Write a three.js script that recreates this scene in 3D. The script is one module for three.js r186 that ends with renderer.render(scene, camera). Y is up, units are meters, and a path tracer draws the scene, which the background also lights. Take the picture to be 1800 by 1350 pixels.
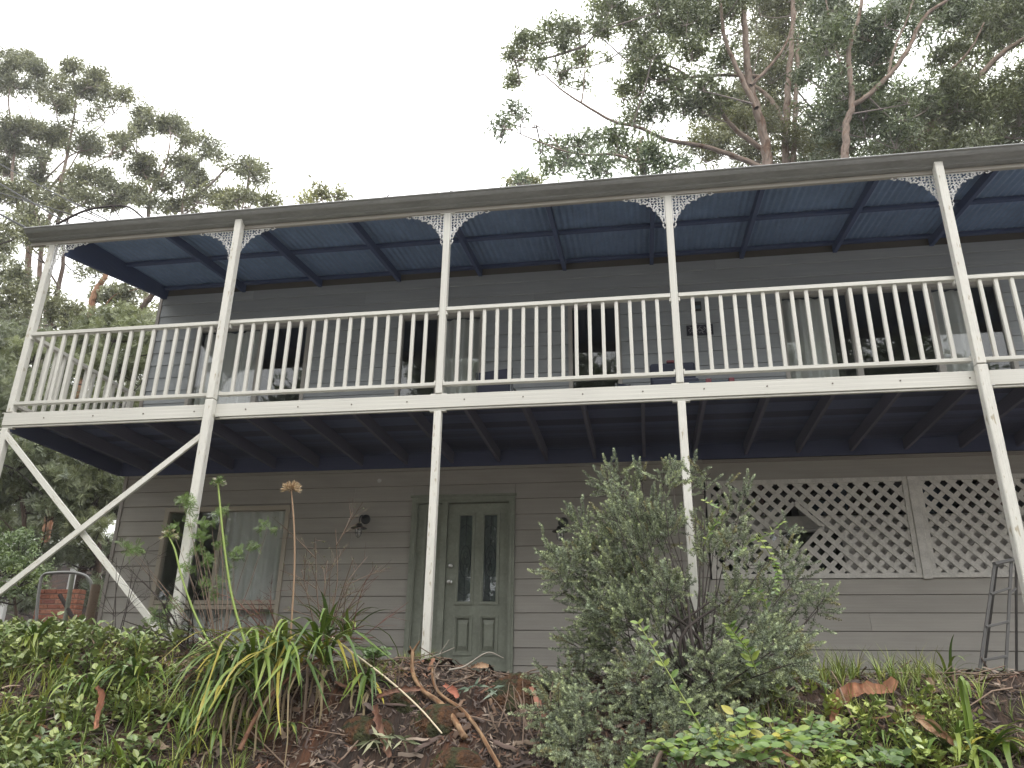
import * as THREE from 'three';
import { mergeGeometries } from 'three/addons/utils/BufferGeometryUtils.js';
import { RoundedBoxGeometry } from 'three/addons/geometries/RoundedBoxGeometry.js';

// ------------------------------------------------------------------ camera, sky, sun, exposure
const scene = new THREE.Scene();
const camera = new THREE.PerspectiveCamera(51.8, 4 / 3, 0.05, 900);
const EYE = new THREE.Vector3(0, 1.6, 7.4);
const RIGHT = new THREE.Vector3(0.9869289, 0.01449076, -0.16050346);
const UP = new THREE.Vector3(0.04463592, 0.93240628, 0.35864491);
const FWD = new THREE.Vector3(-0.15485147, 0.36112125, -0.91957189);
camera.position.copy(EYE);
camera.quaternion.setFromRotationMatrix(new THREE.Matrix4().makeBasis(RIGHT, UP, FWD.clone().negate()));
camera.updateMatrixWorld();
const SUN_DIR = new THREE.Vector3(0.30, 0.80, 0.52).normalize();
{ // an even, bright overcast sky, a little brighter overhead
  const W = 64, H = 32, d = new Float32Array(W * H * 4);
  for (let j = 0; j < H; j++) for (let i = 0; i < W; i++) {
    const el = Math.sin((j + 0.5 - H / 2) / H * Math.PI), k = (j * W + i) * 4;
    const L = el > 0 ? 1.4 + 0.25 * el : 0.6;
    d[k] = L; d[k + 1] = L; d[k + 2] = L * 1.005; d[k + 3] = 1;
  }
  const sky = new THREE.DataTexture(d, W, H, THREE.RGBAFormat, THREE.FloatType);
  sky.mapping = THREE.EquirectangularReflectionMapping; sky.minFilter = sky.magFilter = THREE.LinearFilter; sky.needsUpdate = true;
  scene.background = sky; scene.environment = sky;
}
const sun = new THREE.DirectionalLight(new THREE.Color().setRGB(1, 0.97, 0.92), 0.9);
sun.position.copy(SUN_DIR).multiplyScalar(60); sun.castShadow = true; sun.shadow.radius = 34;
sun.shadow.mapSize.set(2048, 2048);
Object.assign(sun.shadow.camera, { left: -30, right: 30, top: 30, bottom: -30, near: 1, far: 160 });
scene.add(sun);
const renderer = new THREE.WebGLRenderer({ antialias: true });
renderer.toneMapping = THREE.LinearToneMapping;
renderer.toneMappingExposure = 1.8;
renderer.shadowMap.enabled = true; renderer.shadowMap.type = THREE.PCFSoftShadowMap;
scene.fog = new THREE.FogExp2(new THREE.Color().setRGB(0.93, 0.94, 0.96), 0.0009);

// ------------------------------------------------------------------ helpers
const V = (x, y, z) => new THREE.Vector3(x, y, z);
function rng(seed) { let a = seed >>> 0; return () => { a = (a + 0x6D2B79F5) >>> 0; let t = a; t = Math.imul(t ^ (t >>> 15), t | 1); t ^= t + Math.imul(t ^ (t >>> 7), t | 61); return ((t ^ (t >>> 14)) >>> 0) / 4294967296; }; }
const gauss = r => (r() + r() + r() + r() - 2) * 1.1;
const F = 1390.11;
function ray(px, py) { return RIGHT.clone().multiplyScalar((px - 900) / F).addScaledVector(UP, -(py - 675) / F).add(FWD); }
function at(px, py, z) { const d = ray(px, py); return EYE.clone().addScaledVector(d, (z - EYE.z) / d.z); }   // the place on the upright plane z that a pixel of the photograph shows
const lerp = (a, b, t) => a + (b - a) * t, clamp = (x, a, b) => Math.min(b, Math.max(a, x)), sm = (a, b, x) => { const t = clamp((x - a) / (b - a), 0, 1); return t * t * (3 - 2 * t); };
function hash2(x, y, s) { let h = Math.imul(x, 374761393) ^ Math.imul(y, 668265263) ^ Math.imul(s, 1274126177); h = Math.imul(h ^ (h >>> 13), 1274126177); return ((h ^ (h >>> 16)) >>> 0) / 4294967296; }
function vnoise(x, y, s, p) { // periodic value noise
  const xi = Math.floor(x), yi = Math.floor(y), fx = x - xi, fy = y - yi, u = fx * fx * (3 - 2 * fx), v = fy * fy * (3 - 2 * fy);
  const w = (a, b) => p ? hash2(((a % p) + p) % p, ((b % p) + p) % p, s) : hash2(a, b, s);
  return lerp(lerp(w(xi, yi), w(xi + 1, yi), u), lerp(w(xi, yi + 1), w(xi + 1, yi + 1), u), v);
}
function fbm(x, y, s, o = 4, p = 0) { let a = 0, k = 0.5, t = 0; for (let i = 0; i < o; i++) { a += k * vnoise(x, y, s + i, p); t += k; x *= 2; y *= 2; p *= 2; k *= 0.5; } return a / t; }
function tex(n, fn, srgb) {
  const d = new Uint8Array(n * n * 4);
  for (let j = 0; j < n; j++) for (let i = 0; i < n; i++) { const c = fn(i / n, j / n), k = (j * n + i) * 4; for (let q = 0; q < 3; q++) d[k + q] = clamp(c[q], 0, 1) * 255; d[k + 3] = 255; }
  const t = new THREE.DataTexture(d, n, n); t.wrapS = t.wrapT = THREE.RepeatWrapping; t.magFilter = THREE.LinearFilter; t.minFilter = THREE.LinearMipmapLinearFilter; t.generateMipmaps = true;
  if (srgb) t.colorSpace = THREE.SRGBColorSpace; t.needsUpdate = true; return t;
}
const rep = (t, x, y) => { const c = t.clone(); c.repeat.set(x, y); c.needsUpdate = true; return c; };
const grey = v => [v, v, v];
const T = {
  grain: tex(512, (u, v) => grey(0.86 + 0.14 * fbm(u * 4, v * 48, 3, 4, 4) * (0.7 + 0.6 * fbm(u * 3, v * 6, 9, 3, 3))), true),
  paintGrain: tex(512, (u, v) => grey(0.93 + 0.06 * (fbm(u * 5, v * 40, 13, 4, 5) - 0.5) + 0.07 * (fbm(u * 6, v * 6, 17, 4, 6) - 0.5)), true),
  grainB: tex(512, (u, v) => grey(fbm(u * 4, v * 64, 5, 4, 4))),
  mottle: tex(512, (u, v) => { const a = fbm(u * 5, v * 5, 21, 5, 5), b = fbm(u * 40, v * 40, 27, 3, 40); return grey(0.88 + 0.16 * (a - 0.5) + 0.1 * (b - 0.5)); }, true),
  worn: tex(512, (u, v) => { const a = fbm(u * 6, v * 30, 31, 5, 6), b = fbm(u * 22, v * 60, 37, 3, 22), k = 0.8 * sm(0.63, 0.76, a * 0.55 + b * 0.45), q = 0.96 + 0.06 * (b - 0.5); return [lerp(q, 0.74, k), lerp(q, 0.70, k), lerp(q, 0.63, k)]; }, true),
  soil: tex(1024, (u, v) => { const a = fbm(u * 7, v * 7, 41, 6, 7), b = fbm(u * 60, v * 60, 47, 3, 60), m = sm(0.53, 0.68, fbm(u * 5, v * 5, 53, 5, 5)); const k = 0.30 + 0.30 * a + 0.34 * (b - 0.5); return [k * lerp(0.98, 1.1, m), k * lerp(0.80, 0.76, m), k * lerp(0.68, 0.54, m)]; }, true),
  soilB: tex(512, (u, v) => grey(fbm(u * 24, v * 24, 61, 6, 24))),
  bark: tex(512, (u, v) => { const a = fbm(u * 8, v * 3, 71, 5, 8), b = fbm(u * 24, v * 6, 77, 4, 24), m = sm(0.48, 0.62, a); const k = 0.76 + 0.4 * (b - 0.5); return [k * lerp(1.0, 0.80, m), k * lerp(0.93, 0.66, m), k * lerp(0.87, 0.56, m)]; }, true),
  barkB: tex(256, (u, v) => grey(fbm(u * 16, v * 5, 81, 5, 5))),
  rock: tex(512, (u, v) => { const a = fbm(u * 6, v * 6, 91, 6, 6), b = fbm(u * 34, v * 34, 97, 3, 34), m = sm(0.5, 0.62, fbm(u * 4, v * 4, 99, 5, 4)); const k = 0.28 + 0.4 * a + 0.3 * (b - 0.5); return [lerp(k * 1.12, k * 0.66, m), lerp(k * 0.78, k * 0.68, m), lerp(k * 0.5, k * 0.38, m)]; }, true),
  brick: tex(256, (u, v) => { const a = fbm(u * 8, v * 8, 111, 5, 8); return grey(0.7 + 0.5 * (a - 0.4)); }, true),
};
const lin = (r, g, b) => new THREE.Color().setRGB(r, g, b);
const std = (r, g, b, rough, o = {}) => new THREE.MeshStandardMaterial({ color: lin(r, g, b), roughness: rough, ...o });
const leafy = (r, g, b, rough = 0.6, tr = 0.3, o = {}) => new THREE.MeshPhysicalMaterial({ color: lin(r, g, b), roughness: rough, transmission: tr, thickness: 0, side: THREE.DoubleSide, ...o });
const M = {
  board: std(0.415, 0.39, 0.35, 0.62, { map: rep(T.paintGrain, 0.5, 1.5), bumpMap: rep(T.grainB, 0.5, 2), bumpScale: 0.0006 }),
  boardBack: std(0.09, 0.082, 0.074, 0.9),
  trim: std(0.33, 0.30, 0.27, 0.6, { map: rep(T.grain, 0.6, 2) }),
  paint: std(0.64, 0.628, 0.575, 0.5, { map: rep(T.grain, 0.4, 2), bumpMap: rep(T.grainB, 0.4, 2), bumpScale: 0.0008 }),
  paintWorn: std(0.655, 0.642, 0.59, 0.7, { map: rep(T.worn, 1, 1.3), bumpMap: rep(T.grainB, 1.2, 3), bumpScale: 0.003 }),
  fascia: std(0.40, 0.375, 0.335, 0.5, { map: rep(T.grain, 0.4, 2) }),
  gutter: std(0.29, 0.295, 0.292, 0.3, { map: rep(T.mottle, 0.6, 2) }),
  lace: std(0.66, 0.66, 0.66, 0.45),
  shadeBlueWood: std(0.065, 0.09, 0.18, 0.75, { map: rep(T.grain, 0.6, 3) }),  // blue cast of the shade put into the colour of rafters and battens
  roofSheet: std(0.195, 0.28, 0.44, 0.5, { map: rep(T.mottle, 0.7, 0.7) }),  // sheet colour carries the bluish shade under the roof
  deckWood: std(0.085, 0.10, 0.19, 0.8, { map: rep(T.grain, 0.6, 4), bumpMap: rep(T.grainB, 0.6, 4), bumpScale: 0.004 }),  // deck timber with the blue of the shaded underside painted in
  joist: std(0.135, 0.135, 0.20, 0.85, { map: rep(T.grain, 0.6, 3) }),  // bluish tone here is underside shade put into the colour
  sage: std(0.33, 0.352, 0.285, 0.5, { map: rep(T.mottle, 1, 1) }),
  frameTan: std(0.40, 0.355, 0.285, 0.5),
  frameGrey: std(0.36, 0.34, 0.31, 0.45),
  glass: new THREE.MeshPhysicalMaterial({ color: lin(0.93, 0.95, 0.96), roughness: 0.015, transmission: 1, thickness: 0, ior: 1.52 }),
  curtain: std(0.66, 0.645, 0.60, 0.95, { side: THREE.DoubleSide }),
  room: std(0.12, 0.12, 0.125, 0.95), roomFloor: std(0.06, 0.05, 0.045, 0.9),
  metal: std(0.58, 0.57, 0.55, 0.3, { metalness: 1 }),
  darkMetal: std(0.045, 0.045, 0.047, 0.5, { metalness: 0.4 }),
  lattice: std(0.82, 0.79, 0.73, 0.6, { map: rep(T.mottle, 2, 2) }),
  ply: std(0.62, 0.60, 0.57, 0.7, { map: rep(T.mottle, 1, 1) }),
  twig: std(0.17, 0.12, 0.09, 0.9), gumTwig: std(0.24, 0.20, 0.18, 0.85), darkTwig: std(0.05, 0.04, 0.036, 0.9), paleTwig: std(0.42, 0.31, 0.2, 0.85, { map: rep(T.bark, 1, 2) }),
  gumBark: std(0.31, 0.275, 0.25, 0.85, { map: rep(T.bark, 1, 1), bumpMap: T.barkB, bumpScale: 0.02 }),
  orangeBark: std(0.44, 0.28, 0.185, 0.85, { map: rep(T.bark, 1, 1) }),
  darkBark: std(0.12, 0.095, 0.08, 0.9, { map: rep(T.bark, 1, 2) }),
  soil: std(0.21, 0.19, 0.175, 0.95, { map: rep(T.soil, 0.9, 0.9), bumpMap: rep(T.soilB, 1.1, 1.1), bumpScale: 0.05 }),
  rock: std(0.62, 0.56, 0.48, 0.95, { map: rep(T.rock, 1.6, 1.6), bumpMap: rep(T.soilB, 2, 2), bumpScale: 0.03 }),
  cable: std(0.02, 0.02, 0.02, 0.7),
};
function mesh(geo, mat, name, parent) { const m = new THREE.Mesh(geo, mat); m.name = name; m.castShadow = m.receiveShadow = true; if (parent) parent.add(m); return m; }
const taken = {};
function fresh(n) { taken[n] = (taken[n] || 0) + 1; return taken[n] > 1 ? n + '_' + String(taken[n] - 1).padStart(3, '0') : n; }
function thing(name, label, category, group, pos) { const o = new THREE.Group(); o.name = fresh(name); o.userData = { label, category }; if (group) o.userData.group = group; if (pos) o.position.copy(pos); scene.add(o); return o; }
function tag(o, label, category, group, kind) { o.name = fresh(o.name); o.userData = { label, category }; if (group) o.userData.group = group; if (kind) o.userData.kind = kind; if (!o.parent) scene.add(o); return o; }
function uvBox(g, alongY) { // texture coordinates in metres from the way each face points
  const p = g.attributes.position, n = g.attributes.normal, uv = new Float32Array(p.count * 2);
  for (let i = 0; i < p.count; i++) {
    const ax = Math.abs(n.getX(i)), ay = Math.abs(n.getY(i)), az = Math.abs(n.getZ(i)); let u, v;
    if (ax >= ay && ax >= az) { u = p.getZ(i); v = p.getY(i); } else if (ay >= az) { u = p.getX(i); v = p.getZ(i); } else { u = p.getX(i); v = p.getY(i); }
    if (alongY) [u, v] = [v, u];
    uv[2 * i] = u; uv[2 * i + 1] = v;
  }
  g.setAttribute('uv', new THREE.BufferAttribute(uv, 2)); return g;
}
function box(x0, x1, y0, y1, z0, z1, r = 0, alongY = false) {
  const w = x1 - x0, h = y1 - y0, d = z1 - z0;
  const g = (r ? new RoundedBoxGeometry(w, h, d, 1, r) : new THREE.BoxGeometry(w, h, d)).translate((x0 + x1) / 2, (y0 + y1) / 2, (z0 + z1) / 2);
  const s = Math.floor(hash2(Math.round(x0 * 97), Math.round(y0 * 89), 5) * 40) * 0.37;
  uvBox(g, alongY); const uv = g.attributes.uv; for (let i = 0; i < uv.count; i++) uv.setXY(i, uv.getX(i) + s, uv.getY(i) + s * 1.7);
  return g;
}
const flat = g => { const q = g.index ? g.toNonIndexed() : g; for (const k of Object.keys(q.attributes)) if (!['position', 'normal', 'uv', 'color'].includes(k)) q.deleteAttribute(k); return q; };
const merge = l => mergeGeometries(l.map(flat));
function bar(a, b, w, d, r = 0) { // a square bar between two points, w across, d deep
  const L = a.distanceTo(b), g = r ? new RoundedBoxGeometry(w, L, d, 1, r) : new THREE.BoxGeometry(w, L, d); uvBox(g, true);
  const y = b.clone().sub(a).normalize(), zz = Math.abs(y.z) > 0.9 ? V(0, 1, 0) : V(0, 0, 1), x = y.clone().cross(zz).normalize(), z = x.clone().cross(y);
  return g.applyMatrix4(new THREE.Matrix4().makeBasis(x, y, z).setPosition(a.clone().add(b).multiplyScalar(0.5)));
}
function smooth(pts, n) { if (pts.length < 2) return pts; const c = new THREE.CatmullRomCurve3(pts, false, 'centripetal'); return c.getPoints(n || Math.max(4, (pts.length - 1) * 4)); }
function tube(pts, r0, r1, seg = 6, wob = 0, seed = 1, cap = true) { // a tapered tube along points
  const P = [], N = [], U = [], I = [], n = pts.length; let nx = V(0, 0, 0), L = 0;
  for (let i = 0; i < n; i++) {
    const t = pts[Math.min(n - 1, i + 1)].clone().sub(pts[Math.max(0, i - 1)]).normalize();
    if (i === 0) nx = (Math.abs(t.y) > 0.9 ? V(1, 0, 0) : V(0, 1, 0)); nx = nx.clone().addScaledVector(t, -nx.dot(t)).normalize();
    const bn = t.clone().cross(nx); if (i) L += pts[i].distanceTo(pts[i - 1]);
    const r = lerp(r0, r1, i / (n - 1));
    for (let k = 0; k <= seg; k++) {
      const a = k / seg * Math.PI * 2, q = nx.clone().multiplyScalar(Math.cos(a)).addScaledVector(bn, Math.sin(a)), rr = r * (1 + wob * (hash2(i, k % seg, seed) - 0.5));
      P.push(pts[i].x + q.x * rr, pts[i].y + q.y * rr, pts[i].z + q.z * rr); N.push(q.x, q.y, q.z); U.push(k / seg * Math.max(0.25, r * 6), L);
    }
  }
  const s = seg + 1; for (let i = 0; i < n - 1; i++) for (let k = 0; k < seg; k++) { const a = i * s + k; I.push(a, a + 1, a + s, a + 1, a + s + 1, a + s); }
  if (cap) for (const e of [0, n - 1]) { const c = P.length / 3, t = pts[e].clone().sub(pts[e ? e - 1 : 1]).normalize(); P.push(pts[e].x, pts[e].y, pts[e].z); N.push(t.x, t.y, t.z); U.push(0, L); for (let k = 0; k < seg; k++) I.push(c, e * s + k, e * s + k + 1); }
  const g = new THREE.BufferGeometry(); g.setAttribute('position', new THREE.Float32BufferAttribute(P, 3)); g.setAttribute('normal', new THREE.Float32BufferAttribute(N, 3)); g.setAttribute('uv', new THREE.Float32BufferAttribute(U, 2)); g.setIndex(I); return g;
}
class Soup { // loose triangles with colours
  constructor() { this.p = []; this.c = []; }
  tri(a, b, c, col) { this.p.push(a.x, a.y, a.z, b.x, b.y, b.z, c.x, c.y, c.z); for (let i = 0; i < 3; i++) this.c.push(col ? col[0] : 1, col ? col[1] : 1, col ? col[2] : 1); }
  quad(a, b, c, d, col) { this.tri(a, b, c, col); this.tri(a, c, d, col); }
  leaf(base, dir, side, len, wid, col, fold = 0.15, droop = 0) { // a pointed leaf, folded along its rib
    const n = dir.clone().cross(side).normalize(), m = base.clone().addScaledVector(dir, len * 0.45), tip = base.clone().addScaledVector(dir, len); tip.y -= droop * len; m.y -= droop * len * 0.3;
    const l = m.clone().addScaledVector(side, wid / 2).addScaledVector(n, wid * fold), r = m.clone().addScaledVector(side, -wid / 2).addScaledVector(n, wid * fold);
    this.tri(base, l, tip, col); this.tri(base, tip, r, col);
  }
  geo() { const g = new THREE.BufferGeometry(); g.setAttribute('position', new THREE.Float32BufferAttribute(this.p, 3)); g.setAttribute('color', new THREE.Float32BufferAttribute(this.c, 3)); g.computeVertexNormals(); return g; }
}
function randDir(r) { const z = r() * 2 - 1, a = r() * 6.2832, s = Math.sqrt(1 - z * z); return V(s * Math.cos(a), z, s * Math.sin(a)); }
function perp(d, r) { const q = randDir(r); return q.addScaledVector(d, -q.dot(d)).normalize(); }
function strap(pts, w0, wMid, tipW, vee = 0.18, up = V(0, 1, 0)) { // a long leaf along a curve, with a crease along its middle
  const P = [], I = [], n = pts.length;
  for (let i = 0; i < n; i++) {
    const t = pts[Math.min(n - 1, i + 1)].clone().sub(pts[Math.max(0, i - 1)]).normalize(), u = i / (n - 1);
    let s = t.clone().cross(up); if (s.lengthSq() < 1e-4) s = V(1, 0, 0); s.normalize(); const nn = s.clone().cross(t).normalize();
    const w = u < 0.4 ? lerp(w0, wMid, u / 0.4) : lerp(wMid, tipW, Math.pow((u - 0.4) / 0.6, 1.8));
    const L = pts[i].clone().addScaledVector(s, w / 2).addScaledVector(nn, w * vee), R = pts[i].clone().addScaledVector(s, -w / 2).addScaledVector(nn, w * vee);
    P.push(L.x, L.y, L.z, pts[i].x, pts[i].y, pts[i].z, R.x, R.y, R.z);
    if (i) { const a = i * 3 - 3; I.push(a, a + 3, a + 1, a + 1, a + 3, a + 4, a + 1, a + 4, a + 2, a + 2, a + 4, a + 5); }
  }
  const g = new THREE.BufferGeometry(); g.setAttribute('position', new THREE.Float32BufferAttribute(P, 3)); g.setIndex(I); g.computeVertexNormals(); return g;
}
function scatter(name, geo, mat, list, parent) { // list of [position, quaternion, scale, colour]
  const m = new THREE.InstancedMesh(geo, mat, list.length), mm = new THREE.Matrix4(), s = V(1, 1, 1); m.name = name;
  list.forEach(([p, q, k, c], i) => { m.setMatrixAt(i, mm.compose(p, q, typeof k === 'number' ? s.set(k, k, k) : k)); if (c) m.setColorAt(i, c); });
  m.castShadow = m.receiveShadow = true; m.userData.kind = 'stuff'; if (parent) parent.add(m); return m;
}
const quat = (r) => new THREE.Quaternion(gauss(r), gauss(r), gauss(r), gauss(r)).normalize();
const yawTilt = (r, tilt) => new THREE.Quaternion().setFromEuler(new THREE.Euler((r() - 0.5) * tilt, r() * 6.283, (r() - 0.5) * tilt, 'YXZ'));
const aim = (dir, roll = 0) => new THREE.Quaternion().setFromUnitVectors(V(0, 1, 0), dir.clone().normalize()).multiply(new THREE.Quaternion().setFromAxisAngle(V(0, 1, 0), roll));

// ------------------------------------------------------------------ the ground
const CREST = [[-40, 2.2], [-8, 2.0], [-5.5, 1.90], [-4, 1.80], [-3, 1.79], [-2, 1.75], [-1, 1.66], [0, 1.66], [1, 1.69], [2, 1.72], [4, 1.76], [40, 1.8]];
function crest(x) { for (let i = 1; i < CREST.length; i++) if (x <= CREST[i][0]) { const [a, b] = [CREST[i - 1], CREST[i]]; return lerp(a[1], b[1], (x - a[0]) / (b[0] - a[0])); } return 1.8; }
function groundY(x, z) {
  let y; const c = crest(x);
  if (z < 0.4) { const p1 = 0.16 * Math.exp(-((x + 4.5) ** 2) / 0.6 - (z * z) / 0.5) + 0.07 * Math.exp(-((x + 2) ** 2) / 0.2 - (z * z) / 0.2); y = lerp(1.74 + (c > 1.8 ? (c - 1.8) * 0.5 : 0), c, sm(-1.6, 0.2, z)) + p1; }
  else { const st = sm(0.5, lerp(2.0, 2.6, sm(-2, -4.5, x)), z); y = lerp(c, 0.72, st) - 0.75 * sm(2.4, 4.2, z); }
  if (z > 0.3 && z < 4.5) y += (fbm(x * 2.2, z * 2.2, 7, 4) - 0.5) * 0.22 * sm(0.3, 0.9, z) + (fbm(x * 9, z * 9, 17, 3) - 0.5) * 0.06;
  if (z < -8) y += (-8 - z) * 0.10 * sm(-8, -16, z) * (z < -60 ? 60 / -z : 1);
  if (z < -9 && x < 2) y += 3.2 * sm(-9, -26, z) * sm(2, -8, x);
  if (x < -9) y += (-9 - x) * 0.03 * sm(3, -3, z);
  return y;
}
{
  const ax = (lo, hi, st, far) => { const a = []; for (let x = lo; x <= hi + 1e-6; x += st) a.push(x); let s = st, l = lo, h = hi; while (h < far) { s *= 1.35; h += s; l -= s; a.push(h); a.unshift(l); } return a; };
  const xs = ax(-8, 5, 0.06, 130), zs = ax(-2.4, 4.2, 0.05, 130), P = [], U = [], I = [];
  for (const z of zs) for (const x of xs) { P.push(x, groundY(x, z), z); U.push(x, z + groundY(x, z)); }
  const n = xs.length; for (let j = 0; j < zs.length - 1; j++) for (let i = 0; i < n - 1; i++) { const a = j * n + i; I.push(a, a + n, a + 1, a + 1, a + n, a + n + 1); }
  const g = new THREE.BufferGeometry(); g.setAttribute('position', new THREE.Float32BufferAttribute(P, 3)); g.setAttribute('uv', new THREE.Float32BufferAttribute(U, 2)); g.setIndex(I); g.computeVertexNormals();
  const m = mesh(g, M.soil, 'ground'); m.userData.kind = 'structure'; scene.add(m);
}

{ // unseen pale gravel, added below the bank to bounce light up under the verandah
  const P = [], I = [], n = 40; for (let i = 0; i <= n; i++) for (const z of [4.6, 6, 9, 14, 19]) { const x = -26 + i / n * 52; P.push(x, groundY(x, Math.max(z, 4.6)) + 0.03, z); }
  for (let i = 0; i < n; i++) for (let j = 0; j < 4; j++) { const a = i * 5 + j; I.push(a, a + 1, a + 5, a + 1, a + 6, a + 5); }
  const g = new THREE.BufferGeometry(); g.setAttribute('position', new THREE.Float32BufferAttribute(P, 3)); g.setIndex(I); g.computeVertexNormals(); uvBox(g);
  const m = mesh(g, std(0.42, 0.39, 0.35, 0.95, { map: rep(T.mottle, 1, 1), bumpMap: rep(T.soilB, 2, 2), bumpScale: 0.02 }), 'bounce_gravel'); m.userData.kind = 'structure'; scene.add(m);
}
// ------------------------------------------------------------------ the house
const WZ = -2.07, WX0 = -6.87, WX1 = 9, SOFFIT = 4.22, DECK = 4.43, EAVE = 6.98;
const PX = [-6.998, -4.565, -2.015, 0.4285, 3.186, 5.95];
const house = thing('house', 'two storey house with grey weatherboard walls and long white balustraded balcony', 'house');
const grp = (name, parent = house) => { const g = new THREE.Group(); g.name = name; parent.add(g); return g; };
// weatherboards
function boardGeo(x0, x1, y0, y1) {
  const yb = y0 + 0.002, yt = y1 - 0.002, prof = [[yb, 0], [yb, 0.017], [yb + 0.004, 0.0215], [yt, 0.010], [yt, 0]], P = [], I = [];
  const q = (a, b, c, d) => { const k = P.length / 3; for (const v of [a, b, c, d]) P.push(...v); I.push(k, k + 1, k + 2, k, k + 2, k + 3); };
  for (let i = 0; i < prof.length; i++) { const [ya, za] = prof[i], [yb2, zb] = prof[(i + 1) % prof.length]; q([x0, ya, WZ + za], [x1, ya, WZ + za], [x1, yb2, WZ + zb], [x0, yb2, WZ + zb]); }
  for (const x of [x0, x1]) { q([x, prof[0][0], WZ], [x, prof[1][0], WZ + prof[1][1]], [x, prof[2][0], WZ + prof[2][1]], [x, prof[2][0], WZ]); q([x, prof[2][0], WZ], [x, prof[2][0], WZ + prof[2][1]], [x, prof[3][0], WZ + prof[3][1]], [x, prof[3][0], WZ]); }
  const g = new THREE.BufferGeometry(); g.setAttribute('position', new THREE.Float32BufferAttribute(P, 3)); g.setIndex(I); const f = g.toNonIndexed(); f.computeVertexNormals(); uvBox(f);
  const s = hash2(Math.round(y0 * 1000), Math.round(x0 * 1000), 3) * 9, uv = f.attributes.uv; for (let i = 0; i < uv.count; i++) uv.setXY(i, uv.getX(i) + s, uv.getY(i) + s * 0.7); return f;
}
function tinted(base, k) { const m = base.clone(); m.color.multiplyScalar(k); return m; }
const boardMats = [0.94, 0.98, 1.0, 1.03, 1.06].map(k => tinted(M.board, k)), upperMats = boardMats.map(m => { const c = m.clone(); c.color.multiply(lin(0.84, 0.95, 1.10)); return c; }); // cool blue of the shade put into the upper board colour
let boardN = 0;
function boards(parent, x0, x1, y0, y1, line, openings, joints) {
  const ex = 0.1935; let k = Math.floor((y0 - line) / ex);
  for (; line + k * ex < y1 - 0.02; k++) {
    const a = Math.max(y0, line + k * ex), b = Math.min(y1, line + (k + 1) * ex); if (b - a < 0.02) continue;
    const cuts = [x0, x1, ...openings.filter(o => o[2] < b - 0.012 && o[3] > a + 0.012).flatMap(o => [o[0], o[1]]), ...joints.filter((_, i) => (i + k) % 3 === 0)].filter(x => x >= x0 && x <= x1).sort((p, q) => p - q);
    for (let i = 0; i < cuts.length - 1; i++) {
      const l = cuts[i], r = cuts[i + 1]; if (r - l < 0.02) continue; const c = (l + r) / 2, o = openings.find(o => o[0] < c && o[1] > c && o[2] < b - 0.012 && o[3] > a + 0.012);
      const put = (ya, yb) => { if (yb - ya > 0.02) mesh(boardGeo(l + (openings.some(p => p[1] === l) ? 0.003 : 0.0015), r - 0.0015, ya, yb), (y0 > DECK ? upperMats : boardMats)[(boardN++ * 7 + k * 3) % 5], 'weatherboard', parent); };
      if (!o) put(a, b); else { if (o[2] > a) put(a, o[2]); if (o[3] < b) put(o[3], b); }
    }
  }
}
const LOWO = [[-6.19, -4.45, 1.88, 3.775], [-2.83, -1.53, 1.6, 3.834], [0.74, WX1, 2.81, SOFFIT]];
const UPO = [[-6.19, -4.46, DECK, 6.395], [-3.17, -1.99, DECK, 6.395], [-0.85, -0.17, DECK, 6.41], [1.83, 4.46, DECK, 6.40]];
function backing(openings, y0, y1) { // the wall core behind the boards, open at doors and windows
  const xs = [...new Set([WX0, WX1, ...openings.flatMap(o => [o[0], o[1]])])].sort((a, b) => a - b), out = [];
  for (let i = 0; i < xs.length - 1; i++) {
    const c = (xs[i] + xs[i + 1]) / 2, o = openings.find(o => o[0] < c && o[1] > c), z0 = WZ - 0.10, z1 = WZ - 0.002;
    if (!o) out.push(box(xs[i], xs[i + 1], y0, y1, z0, z1)); else { if (o[2] > y0 + 0.01) out.push(box(xs[i], xs[i + 1], y0, o[2], z0, z1)); if (o[3] < y1 - 0.01) out.push(box(xs[i], xs[i + 1], o[3], y1, z0, z1)); }
  }
  return merge(out);
}
const lowWall = mesh(backing(LOWO, 1.3, 4.33), M.boardBack, 'lower_wall', house);
boards(lowWall, WX0 + 0.045, WX1, 1.5, SOFFIT + 0.02, 2.055, LOWO, [-3.6, -0.3, 2.4]);
const upWall = mesh(backing(UPO, DECK + 0.003, EAVE + 0.14), M.boardBack, 'upper_wall', house);
boards(upWall, WX0 + 0.045, WX1, DECK + 0.005, EAVE - 0.03, DECK + 0.05, UPO, [-5.4, -3.7, -1.3, 1.1, 5.2]);
mesh(box(WX0 - 0.004, WX0 + 0.043, 1.4, SOFFIT - 0.002, WZ - 0.03, WZ + 0.032), M.trim, 'corner_trim', house);
mesh(box(WX0 - 0.004, WX0 + 0.043, DECK + 0.004, EAVE - 0.05, WZ - 0.03, WZ + 0.032), M.trim, 'corner_trim', house);
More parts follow.
